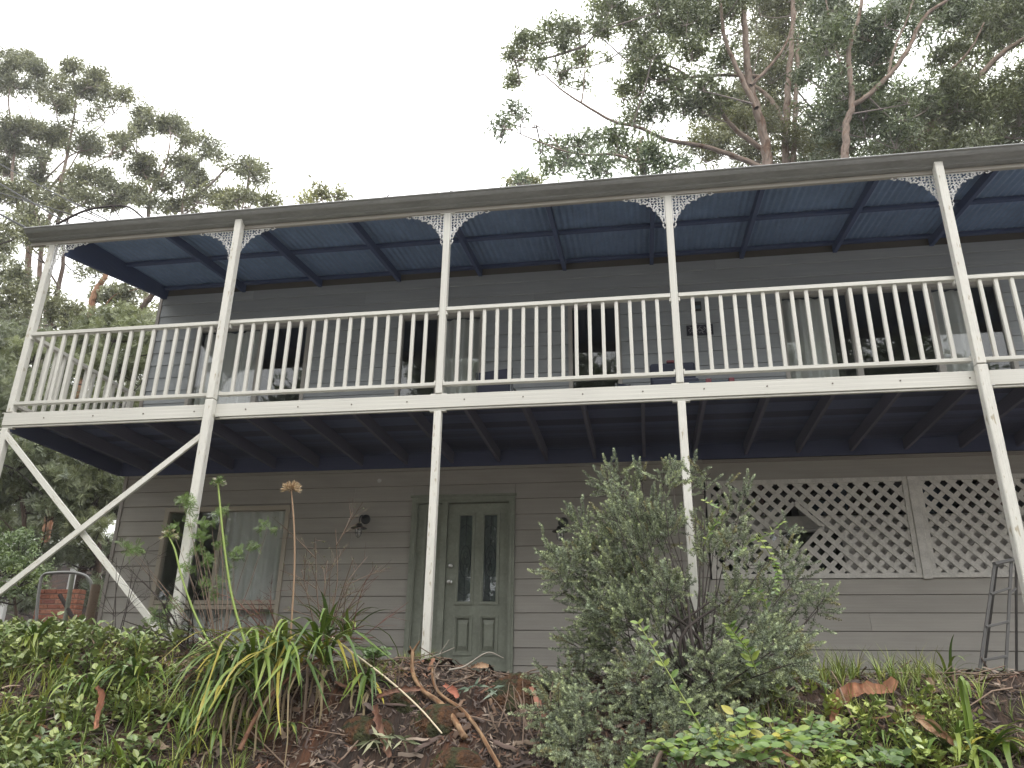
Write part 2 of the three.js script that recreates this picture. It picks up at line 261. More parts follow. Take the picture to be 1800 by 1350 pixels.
// body of the house: side and back walls, floors, rooms
mesh(merge([box(WX0, WX0 + 0.14, 1.3, EAVE, -9, WZ - 0.102), box(WX1 - 0.14, WX1, 1.3, EAVE, -9, WZ - 0.102), box(WX0, WX1, 1.3, EAVE, -9.14, -9.002)]), M.board, 'rear_wall', house);
mesh(merge([box(WX0 + 0.15, WX1 - 0.15, 1.5, 1.74, -8.99, WZ - 0.104), box(WX0 + 0.15, WX1 - 0.15, 4.24, DECK - 0.002, -8.99, WZ - 0.104), box(WX0 + 0.15, WX1 - 0.15, EAVE - 0.1, EAVE - 0.003, -8.99, WZ - 0.104), box(WX0 + 0.15, WX1 - 0.15, 1.745, EAVE - 0.11, -6.2, -6.08), box(-3.9, -3.8, 1.745, EAVE - 0.11, -6.07, WZ - 0.11), box(0.45, 0.55, 1.745, EAVE - 0.11, -6.07, WZ - 0.11)]), M.room, 'room', house);
{ // main roof behind the verandah: two pitched planes
  const s = [[WX0 - 0.3, EAVE + 0.16, WZ], [WX0 - 0.3, 8.5, -5.5], [WX0 - 0.3, 7.0, -9.6]], P = [], I = [];
  const add = (a, b) => { const k = P.length / 3; P.push(a[0], a[1], a[2], WX1 + 0.3, a[1], a[2], WX1 + 0.3, b[1], b[2], a[0], b[1], b[2], a[0], a[1] - 0.05, a[2], WX1 + 0.3, a[1] - 0.05, a[2], WX1 + 0.3, b[1] - 0.05, b[2], a[0], b[1] - 0.05, b[2]); I.push(k, k + 1, k + 2, k, k + 2, k + 3, k + 4, k + 6, k + 5, k + 4, k + 7, k + 6); };
  add(s[0], s[1]); add(s[1], s[2]); const k = P.length / 3; for (const x of [WX0 + 0.001, WX1 - 0.001]) { const j = P.length / 3; P.push(x, EAVE, WZ - 0.1, x, 8.43, -5.5, x, EAVE, -9.1); I.push(j, j + 1, j + 2); }
  const g = new THREE.BufferGeometry(); g.setAttribute('position', new THREE.Float32BufferAttribute(P, 3)); g.setIndex(I); const f = g.toNonIndexed(); f.computeVertexNormals(); uvBox(f); mesh(f, M.roofSheet, 'roof', house);
}
// windows
function pleats(x0, x1, y0, y1, z, amp, per, seed) {
  const r = rng(seed), n = Math.round((x1 - x0) / per * 10), P = [], I = []; let ph = r() * 6;
  for (let i = 0; i <= n; i++) { const u = i / n; ph += 6.283 / 10 * (0.75 + 0.5 * r()); const dz = amp * Math.sin(ph) + amp * 0.4 * Math.sin(ph * 0.37 + 1); for (const [v, k] of [[0, 1.1], [0.5, 0.9], [1, 0.6]]) P.push(lerp(x0, x1, u), lerp(y0, y1, v), z + dz * k); if (i) { const a = i * 3 - 3; I.push(a, a + 3, a + 4, a, a + 4, a + 1, a + 1, a + 4, a + 5, a + 1, a + 5, a + 2); } }
  const g = new THREE.BufferGeometry(); g.setAttribute('position', new THREE.Float32BufferAttribute(P, 3)); g.setIndex(I); g.computeVertexNormals(); uvBox(g); return g;
}
function frameRect(x0, x1, y0, y1, z0, z1, w) { return [box(x0, x0 + w, y0, y1, z0, z1), box(x1 - w, x1, y0, y1, z0, z1), box(x0 + w, x1 - w, y1 - w, y1, z0, z1), box(x0 + w, x1 - w, y0, y0 + w, z0, z1)]; }
function pane(x0, x1, y0, y1, z, parent) { return mesh(box(x0, x1, y0, y1, z - 0.002, z + 0.002), M.glass, 'pane', parent); }
{ // lower window: two panes above, one fixed pane below
  const f = [...frameRect(-6.19, -4.45, 1.88, 3.775, WZ - 0.06, WZ + 0.034, 0.055), box(-6.135, -4.505, 2.485, 2.535, WZ - 0.05, WZ + 0.03), box(-6.135, -4.505, 2.545, 2.595, WZ - 0.045, WZ + 0.022), box(-5.40, -5.345, 2.597, 3.718, WZ - 0.04, WZ + 0.028)];
  const w = mesh(merge(f), M.frameTan, 'window', house);
  pane(-6.134, -5.401, 2.598, 3.717, WZ - 0.02, w); pane(-5.344, -4.506, 2.598, 3.717, WZ - 0.032, w); pane(-6.134, -4.506, 1.938, 2.483, WZ - 0.02, w);
  mesh(pleats(-5.45, -4.47, 1.80, 3.74, WZ - 0.10, 0.028, 0.13, 5), M.curtain, 'curtain', w); mesh(pleats(-6.17, -5.45, 1.80, 2.5, WZ - 0.10, 0.028, 0.15, 9), M.curtain, 'curtain', w);
  mesh(box(-6.21, -4.43, 1.845, 1.877, WZ - 0.03, WZ + 0.06), M.frameTan, 'sill', w);
}
function slider(x0, x1, top, mull, curtains) {
  const f = [...frameRect(x0, x1, DECK + 0.004, top, WZ - 0.06, WZ + 0.03, 0.05)]; for (const m of mull) f.push(box(m - 0.035, m + 0.035, DECK + 0.055, top - 0.051, WZ - 0.05, WZ + 0.022));
  const w = mesh(merge(f), M.frameGrey, 'window', house), e = [x0 + 0.05, ...mull, x1 - 0.05];
  for (let i = 0; i < e.length - 1; i++) pane(e[i] + (i ? 0.036 : 0.001), e[i + 1] - (i < e.length - 2 ? 0.036 : 0.001), DECK + 0.056, top - 0.052, WZ - 0.02, w);
  curtains.forEach(([a, b], i) => mesh(pleats(a, b, DECK + 0.03, top - 0.02, WZ - 0.17, 0.035, 0.14, 31 + i + Math.round(x0 * 10)), M.curtain, 'curtain', w));
}
slider(-6.19, -4.46, 6.395, [-5.18], [[-6.16, -5.2]]);
slider(-3.17, -1.99, 6.395, [-2.60], [[-2.62, -2.02]]);
slider(-0.85, -0.17, 6.41, [], []);
slider(1.83, 4.46, 6.40, [2.70, 3.63], [[1.87, 2.5], [3.72, 4.2]]);
{ // front door with side light
  const d = mesh(merge([box(-2.83, -2.755, 1.78, 3.834, WZ - 0.08, WZ + 0.045), box(-1.605, -1.53, 1.78, 3.834, WZ - 0.08, WZ + 0.045), box(-2.755, -1.605, 3.76, 3.834, WZ - 0.08, WZ + 0.045), box(-2.445, -2.372, 1.78, 3.759, WZ - 0.07, WZ + 0.03),
    box(-2.80, -2.77, 1.78, 3.80, WZ + 0.0455, WZ + 0.056), box(-1.59, -1.56, 1.78, 3.80, WZ + 0.0455, WZ + 0.056), box(-2.77, -1.59, 3.775, 3.80, WZ + 0.0455, WZ + 0.056), box(-2.85, -1.51, 3.835, 3.86, WZ + 0.001, WZ + 0.06)]), M.sage, 'door', house);
  const leafPart = (name, x0, x1, lights) => { // stiles and rails round the lights and the raised panels
    const y0 = 1.80, y1 = 3.752, z0 = WZ - 0.045, z1 = WZ - 0.008, xs = [x0, ...lights.flat(), x1], g = [], L0 = 2.55, L1 = 3.63, P0 = 1.98, P1 = 2.41;
    for (let i = 0; i < xs.length; i += 2) g.push(box(xs[i], xs[i + 1], y0, y1, z0, z1, 0, true));
    for (const [a, b] of lights) {
      g.push(box(a, b, y0, P0, z0, z1), box(a, b, P1, L0, z0, z1), box(a, b, L1, y1, z0, z1), box(a, b, P0, P1, z0, z1 - 0.022));
      for (const [ya, yb] of [[L0, L1], [P0, P1]]) { const w = 0.022; g.push(...frameRect(a - 0.012, b + 0.012, ya - 0.012, yb + 0.012, z1 + 0.0005, z1 + 0.014, w), ...frameRect(a - 0.001, b + 0.001, ya - 0.001, yb + 0.001, z1 - 0.012, z1 + 0.006, w + 0.004)); }
      const rp = new THREE.CylinderGeometry(0.5, 0.72, 1, 4, 1).toNonIndexed().rotateY(Math.PI / 4).rotateX(Math.PI / 2).scale((b - a) * 0.9 - 0.05, (P1 - P0) - 0.09, 0.02).translate((a + b) / 2, (P0 + P1) / 2, z1 - 0.012); rp.computeVertexNormals(); uvBox(rp); g.push(rp);
    }
    const leaf = mesh(merge(g), M.sage, name, d);
    return [L0, L1];
  };
  const side = [[-2.66, -2.54]], main = [[-2.243, -2.037], [-1.935, -1.729]];
  leafPart('side_panel', -2.754, -2.446, side); const [L0, L1] = leafPart('door_leaf', -2.368, -1.609, main);
  const lead = [];
  for (const [a, b] of [...side, ...main]) {
    mesh(box(a + 0.001, b - 0.001, L0, L1, WZ - 0.03, WZ - 0.026), M.glass, 'pane', d);
    const c = (a + b) / 2, w = (b - a) / 2, z = WZ - 0.024, L = (pts, r = 0.0026) => lead.push(tube(pts.map(([x, y]) => V(c + x * w, y, z)), r, r, 4, 0, 1, false));
    L([[0, L0], [0, 2.86]]); L([[0, 3.24], [0, L1]]); L([[-1, 3.42], [0, 3.5], [1, 3.42]]); L([[-1, 2.72], [0, 2.64], [1, 2.72]]);
    const o = []; for (let i = 0; i <= 16; i++) { const t = i / 16 * 6.283; o.push([0.62 * Math.sin(t), 3.05 + 0.19 * Math.cos(t)]); } L(o);
    for (let k = 0; k < 4; k++) { const q = []; for (let i = 0; i <= 8; i++) { const t = i / 8 * 6.283; q.push([0.3 * Math.sin(k * 1.57) * 0.8 + 0.22 * Math.sin(t), 3.05 + 0.075 * Math.cos(k * 1.57) + 0.045 * Math.cos(t)]); } L(q, 0.002); }
  }
  mesh(merge([box(-2.27, -2.01, 2.5, 3.66, WZ - 0.10, WZ - 0.095), box(-1.96, -1.70, 2.5, 3.66, WZ - 0.10, WZ - 0.095), box(-2.69, -2.51, 2.5, 3.66, WZ - 0.10, WZ - 0.095)]), std(0.20, 0.235, 0.225, 0.8, { map: rep(T.mottle, 4, 4) }), 'glass_backing', d);  // added grey-green sheet that gives the door glass its pale textured tone
  mesh(merge(lead), std(0.03, 0.032, 0.035, 0.6), 'lead_came', d);
  const kn = new THREE.LatheGeometry([[0, 0.05], [0.02, 0.05], [0.026, 0.04], [0.024, 0.03], [0.011, 0.022], [0.011, 0.008], [0.03, 0.006], [0.03, 0]].map(p => new THREE.Vector2(...p)), 20).rotateX(Math.PI / 2);
  mesh(new THREE.LatheGeometry([[0, 0.02], [0.017, 0.019], [0.021, 0.014], [0.029, 0.012], [0.031, 0]].map(p => new THREE.Vector2(...p)), 20).rotateX(Math.PI / 2).translate(-2.315, 2.995, WZ - 0.007), M.metal, 'lock', d);
  mesh(kn.translate(-2.318, 2.80, WZ - 0.007), M.metal, 'door_knob', d);
  mesh(box(-2.83, -1.53, 1.72, 1.779, WZ - 0.08, WZ + 0.12), M.sage, 'threshold', d);
}
// verandah floor
const deck = grp('deck');
{
  let z = -0.11, k = 0; const mats = [0.8, 0.95, 1.1, 1.3].map(t => tinted(M.deckWood, t)); const r = rng(77);
  for (; z > WZ + 0.04; z -= 0.098, k++) mesh(box(-6.98, 6.4, 4.406, 4.428, z - 0.092, z), mats[Math.floor(r() * 4)], 'deck_board', deck);
  for (let x = -6.52; x < 6.3; x += 0.598) mesh(box(x - 0.018, x + 0.018, 4.262, 4.404, WZ + 0.0505, -0.046), M.joist, 'joist', deck);
  mesh(box(-6.98, 6.4, 4.4285, 4.4315, WZ + 0.045, -0.046), std(0.6, 0.58, 0.55, 0.8, { map: rep(T.mottle, 1, 1) }), 'bounce_sheet', deck);  // added pale sheet, unseen from below, bounces light up to wall and ceiling
  mesh(box(-6.985, -6.94, 4.225, 4.404, WZ + 0.022, -0.046), M.deckWood, 'end_joist', deck);
  mesh(box(-6.93, 6.4, 4.222, 4.4045, WZ + 0.022, WZ + 0.05), M.deckWood, 'ledger', deck);
  const beam = mesh(merge([box(-7.045, 6.4, 4.285, 4.430, -0.045, 0, 0.003), box(-7.045, 6.4, 4.262, 4.283, -0.045, -0.012, 0.003)]), M.paint, 'balcony_beam', house);
  for (let x = -6.52; x < 6.3; x += 0.598) mesh(new THREE.CylinderGeometry(0.007, 0.008, 0.006, 8).rotateX(Math.PI / 2).translate(x + 0.01 * Math.sin(x * 9), 4.36 + 0.006 * Math.sin(x * 31), 0.003), std(0.12, 0.10, 0.08, 0.6), 'bolt', beam);
}
// posts
function plate(x, y, z, parent) { mesh(box(x - 0.085, x + 0.085, y - 0.006, y + 0.006, z - 0.045, z + 0.006, 0.002), M.paint, 'plate', parent); }
PX.forEach((x, i) => {
  const proud = i === 1 || i === 4, w = 0.037, z0 = proud ? 0.002 : -0.078, z1 = proud ? 0.092 : -0.002, gy = groundY(x, 0) - 0.15, xx = proud ? x * (7.4 - 0.09) / 7.4 : x;
  const up = mesh(box(xx - w - (proud ? 0.004 : 0), xx + w + (proud ? 0.004 : 0), proud ? 4.47 : 4.444, proud ? 6.70 : 6.612, z0, z1, 0.006, true), i === 0 || proud ? M.paintWorn : M.paint, 'post', house);
  if (!proud) { plate(x, 4.437, -0.02, up); plate(x, 6.612, -0.01, up); }
  const lw = proud ? 0.048 : 0.0385;
  const lo = mesh(box(xx - lw, xx + lw, gy, proud ? 4.462 : 4.25, z0, proud ? 0.095 : -0.003, proud ? 0.014 : 0.005, true), M.paintWorn, 'post', house);
  if (!proud) plate(x, 4.256, -0.02, lo); else mesh(merge([box(xx + lw + 0.002, xx + lw + 0.05, 4.27, 4.28, -0.03, 0.03), box(xx + lw + 0.001, xx + lw + 0.012, 4.26, 4.30, -0.01, 0.03)]), M.metal, 'bracket', lo);
  for (const s of [-1, 1]) if (i > 0 || s > 0) mesh(merge([box(xx + s * (w + 0.009) - 0.008, xx + s * (w + 0.009) + 0.008, 4.555, 4.585, -0.05, -0.004, 0.002), box(xx + s * (w + 0.009) - 0.008, xx + s * (w + 0.009) + 0.008, 5.34, 5.38, -0.05, -0.004, 0.002)]), M.paint, 'rail_bracket', up);
});
// braces
mesh(bar(at(2, 755, 0.0), at(292, 1128, 0.0), 0.062, 0.03, 0.003).translate(0, 0, -0.02), M.paintWorn, 'brace', house);
mesh(bar(at(354, 764, 0.05), V(-7.0, 2.07, 0.05), 0.062, 0.03, 0.003).translate(0, 0, -0.02), M.paintWorn, 'brace', house);
// balustrades
const balMat = M.paint;
function railing(x0, x1, n) {
  const g = grp('railing'), zc = -0.03;
  mesh(box(x0, x1, 5.385, 5.428, zc - 0.034, zc + 0.034, 0.004), balMat, 'top_rail', g); mesh(box(x0, x1, 4.528, 4.565, zc - 0.03, zc + 0.03, 0.004), balMat, 'bottom_rail', g);
  const bg = box(-0.0185, 0.0185, 4.566, 5.384, -0.0185, 0.0185, 0.005, true);
  for (let i = 1; i <= n; i++) mesh(bg, balMat, 'baluster', g).position.set(lerp(x0, x1, i / (n + 1)), 0, zc);
}
[16, 16, 16, 18, 18].forEach((n, i) => railing(PX[i] * (i === 1 || i === 4 ? 0.988 : 1) + 0.04, PX[i + 1] * (i === 0 || i === 3 ? 0.988 : 1) - 0.04, n));
{ // return balustrade at the end of the balcony
  const g = grp('railing'), x = -7.0;
  mesh(box(x - 0.034, x + 0.034, 5.385, 5.428, WZ + 0.03, -0.08, 0.004), balMat, 'top_rail', g); mesh(box(x - 0.03, x + 0.03, 4.528, 4.565, WZ + 0.03, -0.08, 0.004), balMat, 'bottom_rail', g);
  const bg = box(-0.0185, 0.0185, 4.436, 5.384, -0.0185, 0.0185, 0.005, true); for (let i = 1; i <= 13; i++) mesh(bg, balMat, 'baluster', g).position.set(x, 0, lerp(-0.08, WZ + 0.03, i / 14));
  mesh(box(x - 0.04, x + 0.04, 4.44, 5.44, WZ + 0.035, WZ + 0.10, 0.004, true), balMat, 'post', g);
}
// verandah roof
const rise = 0.132, rafY = z => 6.93 + rise * (WZ - z);                       // underside of the rafters
const vroof = grp('verandah_roof');
{
  const slope = (x0, x1, lo, hi, z0, z1) => { const P = [], q = []; for (const [x, z, d] of [[x0, z0, lo], [x1, z0, lo], [x1, z1, lo], [x0, z1, lo], [x0, z0, hi], [x1, z0, hi], [x1, z1, hi], [x0, z1, hi]]) q.push([x, rafY(z) + d, z]); for (const f of [[0, 1, 2, 3], [4, 7, 6, 5], [0, 4, 5, 1], [3, 2, 6, 7], [0, 3, 7, 4], [1, 5, 6, 2]]) for (const i of [0, 1, 2, 0, 2, 3]) P.push(...q[f[i]]); const g = new THREE.BufferGeometry(); g.setAttribute('position', new THREE.Float32BufferAttribute(P, 3)); g.computeVertexNormals(); return uvBox(g); };
  for (let i = 1; i < 12; i++) { const x = -6.72 + i * 1.166; mesh(slope(x - 0.024, x + 0.024, 0, 0.105, WZ + 0.022, -0.047), M.shadeBlueWood, 'rafter', vroof); }
  { const g = slope(-6.83, -6.775, -0.02, 0.15, WZ - 0.05, -0.047), q = g.attributes.position; for (let i = 0; i < q.count; i++) if (q.getZ(i) > -1 && q.getY(i) < rafY(-0.047) + 0.05) q.setY(i, 6.47); g.computeVertexNormals(); mesh(g, M.shadeBlueWood, 'end_rafter', vroof); }
  for (const z of [-1.08, WZ + 0.07]) mesh(slope(-6.78, 6.5, 0.106, 0.145, z - 0.038, z + 0.038), M.shadeBlueWood, 'batten', vroof);
  const P = [], I = [], U = [], n = Math.round(13.33 / 0.076) * 6; for (let i = 0; i <= n; i++) { const x = -6.84 + i / n * 13.33, c = Math.cos(i / 6 * 6.2832) * 0.0085; for (const z of [WZ - 0.02, 0.08]) { P.push(x, rafY(z) + 0.158 + c, z); U.push(x, z); } if (i) { const a = i * 2 - 2; I.push(a, a + 1, a + 3, a, a + 3, a + 2); } }
  const g = new THREE.BufferGeometry(); g.setAttribute('position', new THREE.Float32BufferAttribute(P, 3)); g.setAttribute('uv', new THREE.Float32BufferAttribute(U, 2)); g.setIndex(I); g.computeVertexNormals(); const rs = M.roofSheet.clone(); rs.side = THREE.DoubleSide; mesh(g, rs, 'roof_sheet', vroof);
  mesh(box(-7.29, 6.5, 6.618, 6.78, -0.045, -0.001, 0.003), M.fascia, 'roof_beam', house);
  // moulded gutter, hollow above
  const pr = [[0.001, 6.66], [0.03, 6.662], [0.052, 6.676], [0.056, 6.69], [0.075, 6.698], [0.105, 6.708], [0.13, 6.722], [0.147, 6.742], [0.156, 6.757], [0.168, 6.764], [0.172, 6.772], [0.167, 6.781], [0.158, 6.783], [0.151, 6.776], [0.141, 6.75], [0.10, 6.72], [0.05, 6.70], [0.004, 6.70], [0.001, 6.80]];
  const s = new THREE.Shape(pr.map(p => new THREE.Vector2(...p))); const gg = new THREE.ExtrudeGeometry(s, { depth: 13.8, bevelEnabled: false });
  const swap = geo => { const q = geo.attributes.position; for (let i = 0; i < q.count; i += 3) { const t = []; for (let k = 0; k < 3; k++) t.push([q.getZ(i + k) - 7.285, q.getY(i + k), q.getX(i + k)]); q.setXYZ(i, ...t[0]); q.setXYZ(i + 1, ...t[2]); q.setXYZ(i + 2, ...t[1]); } geo.computeVertexNormals(); return uvBox(geo); }; // length runs along the eave
  const ng = swap(gg.index ? gg.toNonIndexed() : gg), gm = M.gutter.clone(); gm.side = THREE.DoubleSide; const gut = mesh(ng, gm, 'gutter', house);
  const eg = new THREE.ShapeGeometry(new THREE.Shape([...pr.slice(0, 13), [0.001, 6.783]].map(p => new THREE.Vector2(...p)))).toNonIndexed(); mesh(swap(eg).translate(-0.002, 0, 0), gm, 'end_cap', gut);
}
// cast lace brackets in the corners under the roof beam
{
  const r = rng(404), W = 0.40, H = 0.36, parts = [], inside = (u, v) => u / W + v / H + 0.55 * Math.sqrt(Math.max(0, (u / W) * (v / H))) * 1.4 < 1.0;
  const arc = (u, v, R, t, a0, a1) => { const g = new THREE.TorusGeometry(R, t, 4, 9, a1 - a0).rotateZ(a0).scale(1, 1, 0.9).translate(u, -v, 0); parts.push(g); };
  for (let u = 0.022; u < W; u += 0.036) for (let v = 0.02; v < H; v += 0.034) if (inside(u, v)) { const a = r() * 6.28; arc(u + (r() - 0.5) * 0.008, v + (r() - 0.5) * 0.008, 0.0165, 0.0055, a, a + 4.6); if (r() < 0.55) arc(u + 0.017, v + 0.016, 0.008, 0.005, a, a + 6.28); }
  for (let k = 0; k <= 9; k++) { // scrolls along the hollow edge
    const t = k / 9, u = W * Math.pow(t, 1.75) + 0.008, v = H * Math.pow(1 - t, 1.75) + 0.008, a = Math.atan2(-(H * (1 - t) + 0.05), W * t + 0.05);
    arc(u, v, 0.019, 0.0062, a - 2.4, a + 2.2); parts.push(new THREE.SphereGeometry(0.0105, 6, 5).translate(u + 0.021 * Math.cos(a + 2.0), -v + 0.021 * Math.sin(a + 2.0), 0)); parts.push(new THREE.ConeGeometry(0.011, 0.03, 5).rotateZ(a - Math.PI / 2).translate(u + 0.03 * Math.cos(a), -v + 0.03 * Math.sin(a), 0));
  }
  parts.push(new THREE.BoxGeometry(W * 0.95, 0.008, 0.01).translate(W * 0.475, -0.004, 0), new THREE.BoxGeometry(0.008, H * 0.95, 0.01).translate(0.004, -H * 0.475, 0));
  const g = merge(parts.map(p => { p.deleteAttribute('uv'); return p; })), gl = g.clone().scale(-1, 1, 1); { const ix = gl.attributes.position, nn = gl.attributes.normal; for (let i = 0; i < ix.count; i += 3) for (const at2 of [ix, nn]) { const b = [at2.getX(i + 1), at2.getY(i + 1), at2.getZ(i + 1)]; at2.setXYZ(i + 1, at2.getX(i + 2), at2.getY(i + 2), at2.getZ(i + 2)); at2.setXYZ(i + 2, ...b); } }
  PX.forEach((x, i) => { for (const s of [-1, 1]) if (i > 0 || s > 0) mesh(s > 0 ? g : gl, M.lace, 'lace_bracket', house).position.set(x + s * (i === 1 || i === 4 ? 0.038 : 0.04), 6.616, -0.022); });
}
// lattice screens in front of the enclosed porch
{
  const head = mesh(box(0.74, WX1, 3.955, SOFFIT - 0.001, WZ - 0.03, WZ + 0.006), M.board, 'head_panel', house);
  mesh(box(0.745, WX1 - 0.01, 4.175, 4.205, WZ + 0.0065, WZ + 0.03), M.trim, 'trim_strip', head);
  const panel = (x0, x1, diamond) => {
    const y0 = 2.815, y1 = 3.952, z = WZ + 0.012, w = 0.052;
    const p = mesh(merge(frameRect(x0, x1, y0, y1, z - 0.02, z + 0.02, w)), M.lattice, 'lattice_panel', house), X0 = x0 + w - 0.01, X1 = x1 - w + 0.01, Y0 = y0 + w - 0.01, Y1 = y1 - w + 0.01, st = 0.168;
    for (const s of [1, -1]) for (let c = -20; c < 40; c++) { // lines y = Y0 + s (x - X0) + c st
      let a = 0, b = 0; const f = x => s > 0 ? Y0 + (x - X0) + (c - 20) * st : Y0 - (x - X0) + c * st, inv = y => s > 0 ? X0 + (y - Y0 - (c - 20) * st) : X0 - (y - Y0 - c * st);
      const xa = Math.max(X0, Math.min(inv(Y0), inv(Y1))), xb = Math.min(X1, Math.max(inv(Y0), inv(Y1))); if (xb - xa < 0.03) continue;
      const seg = []; const [cx, cy, hd] = diamond || [99, 0, 0.01];
      const q = s > 0 ? (f(cx) - cy) : (f(cx) - cy); // where the line passes the diamond's centre
      if (Math.abs(q) < hd - 0.02) { const m = cx - s * q / 2, e = hd / 2; if (m - e > xa) seg.push([xa, Math.min(xb, m - e)]); if (m + e < xb) seg.push([Math.max(xa, m + e), xb]); } else seg.push([xa, xb]);
      for (const [u, v] of seg) if (v - u > 0.02) { const zz = z + (s > 0 ? -0.004 : 0.0042); mesh(bar(V(u, f(u), zz), V(v, f(v), zz), 0.054, 0.008), M.lattice, 'slat', p); }
    }
    if (diamond) { const [cx, cy, hd] = diamond, k = [[0, hd], [hd, 0], [0, -hd], [-hd, 0]].map(([a, b]) => V(cx + a, cy + b, z + 0.014)); mesh(merge(k.map((a, i) => bar(a, k[(i + 1) % 4], 0.045, 0.022))), M.lattice, 'window_trim', p); }
    return p;
  };
  const dc = at(1400, 928, WZ);
  panel(0.76, 3.005, [dc.x, dc.y, 0.285]); panel(3.105, 5.3); panel(5.4, 7.6);
  mesh(box(3.008, 3.102, 2.80, 3.95, WZ - 0.03, WZ + 0.045, 0.004, true), M.lattice, 'mullion', house); mesh(box(5.303, 5.397, 2.80, 3.95, WZ - 0.03, WZ + 0.045, 0.004, true), M.lattice, 'mullion', house);
  const back = mesh(merge([box(0.75, WX1 - 0.2, 3.415, 3.56, WZ - 0.26, WZ - 0.2), box(0.75, WX1 - 0.2, 3.375, 3.405, WZ - 0.24, WZ - 0.17)]), M.ply, 'porch_screen', house);
  mesh(box(2.25, WX1 - 0.2, 2.75, 3.37, WZ - 0.13, WZ - 0.10), tinted(M.ply, 1.15), 'blind', back);
  mesh(box(0.76, 2.24, 2.75, 3.37, WZ - 0.25, WZ - 0.246), M.glass, 'pane', back); mesh(box(0.76, WX1 - 0.2, 3.565, 4.2, WZ - 0.25, WZ - 0.246), M.glass, 'pane', back);
  const r = rng(9); for (let i = 0; i < 26; i++) { const x = 0.9 + r() * 5, y = 3.57 + r() * 0.05; const c = [[0.20, 0.15, 0.13], [0.30, 0.2, 0.17], [0.05, 0.08, 0.13], [0.22, 0.21, 0.2]][i % 4]; mesh(box(x, x + 0.12 + r() * 0.2, y, y + 0.2 + r() * 0.3, WZ - 0.75 - r() * 0.4, WZ - 0.6, 0.01), std(...c, 0.8), 'stored_box', back); }
  mesh(box(0.75, WX1 - 0.2, 3.50, 3.555, WZ - 1.2, WZ - 0.27), M.room, 'shelf', back);
}

// ------------------------------------------------------------------ fittings on and by the house
function lantern(p, label) {
  const t = thing('wall_lantern', label, 'lamp', null, p), L = (pts) => new THREE.LatheGeometry(pts.map(q => new THREE.Vector2(...q)), 22);
  mesh(L([[0, 0.02], [0.05, 0.018], [0.06, 0.01], [0.062, 0]]).rotateX(Math.PI / 2), M.darkMetal, 'wall_plate', t);
  const arm = []; for (let i = 0; i <= 14; i++) { const a = i / 14 * Math.PI; arm.push(V(-0.02, 0.05 * Math.sin(a) - 0.04 * i / 14, 0.015 + 0.075 * (1 - Math.cos(a)))); } arm.push(V(-0.02, -0.09, 0.165)); mesh(tube(arm, 0.009, 0.009, 8), M.darkMetal, 'arm', t);
  const sh = mesh(L([[0.012, 0.035], [0.03, 0.03], [0.042, 0.012], [0.046, -0.005], [0.095, -0.028], [0.098, -0.034], [0.046, -0.016], [0.02, -0.01]]).translate(-0.02, -0.11, 0.165), M.darkMetal, 'lamp_shade', t);
  mesh(L([[0.034, -0.03], [0.036, -0.08], [0.032, -0.12], [0.018, -0.142], [0, -0.147]]).translate(-0.02, -0.11, 0.165), new THREE.MeshPhysicalMaterial({ color: lin(0.9, 0.9, 0.88), roughness: 0.25, transmission: 0.9, thickness: 0, side: THREE.DoubleSide }), 'glass_jar', t);
  const cg = []; for (let k = 0; k < 2; k++) { const w = []; for (let i = 0; i <= 14; i++) { const a = i / 14 * Math.PI, c = Math.cos(a) * 0.042, y = -0.145 - 0.115 * Math.pow(Math.sin(a), 0.6); w.push(k ? V(-0.02 + c, y + 0.005, 0.165) : V(-0.02, y + 0.005, 0.165 + c)); } cg.push(tube(w, 0.0035, 0.0035, 5)); }
  cg.push(new THREE.TorusGeometry(0.042, 0.003, 5, 18).rotateX(Math.PI / 2).translate(-0.02, -0.2, 0.165)); mesh(merge(cg.map(g => { const q = flat(g); q.deleteAttribute('uv'); return q; })), M.darkMetal, 'cage', t);
}
lantern(at(643, 913, WZ + 0.02), 'dark barn style wall lantern between the curtained window and the green door');
lantern(at(990, 918, WZ + 0.02), 'dark barn style wall lantern half hidden by the big grey green bush');
{ const p = at(667, 845, WZ + 0.02), t = thing('wall_sensor', 'tiny white round sensor high on the lower wall above the lantern', 'sensor', null, p); mesh(new THREE.SphereGeometry(0.022, 12, 8, 0, 6.283, 0, 1.57).rotateX(Math.PI / 2).scale(1.2, 0.8, 1), std(0.6, 0.6, 0.58, 0.5), 'dome', t); mesh(new THREE.CylinderGeometry(0.028, 0.028, 0.008, 14).rotateX(Math.PI / 2), std(0.5, 0.5, 0.48, 0.5), 'base', t); }
{ const p = at(1226, 541, WZ + 0.02), t = thing('flood_lamp', 'small dark square floodlight on the upper wall above the plaque', 'lamp', null, p); mesh(box(-0.045, 0.045, -0.06, 0.06, 0.02, 0.07, 0.008), M.darkMetal, 'body', t); mesh(box(-0.036, 0.036, -0.05, 0.0, 0.0705, 0.074, 0.002), std(0.10, 0.13, 0.15, 0.15), 'lens', t); mesh(box(-0.015, 0.015, -0.02, 0.02, 0, 0.0195), M.darkMetal, 'bracket', t); }
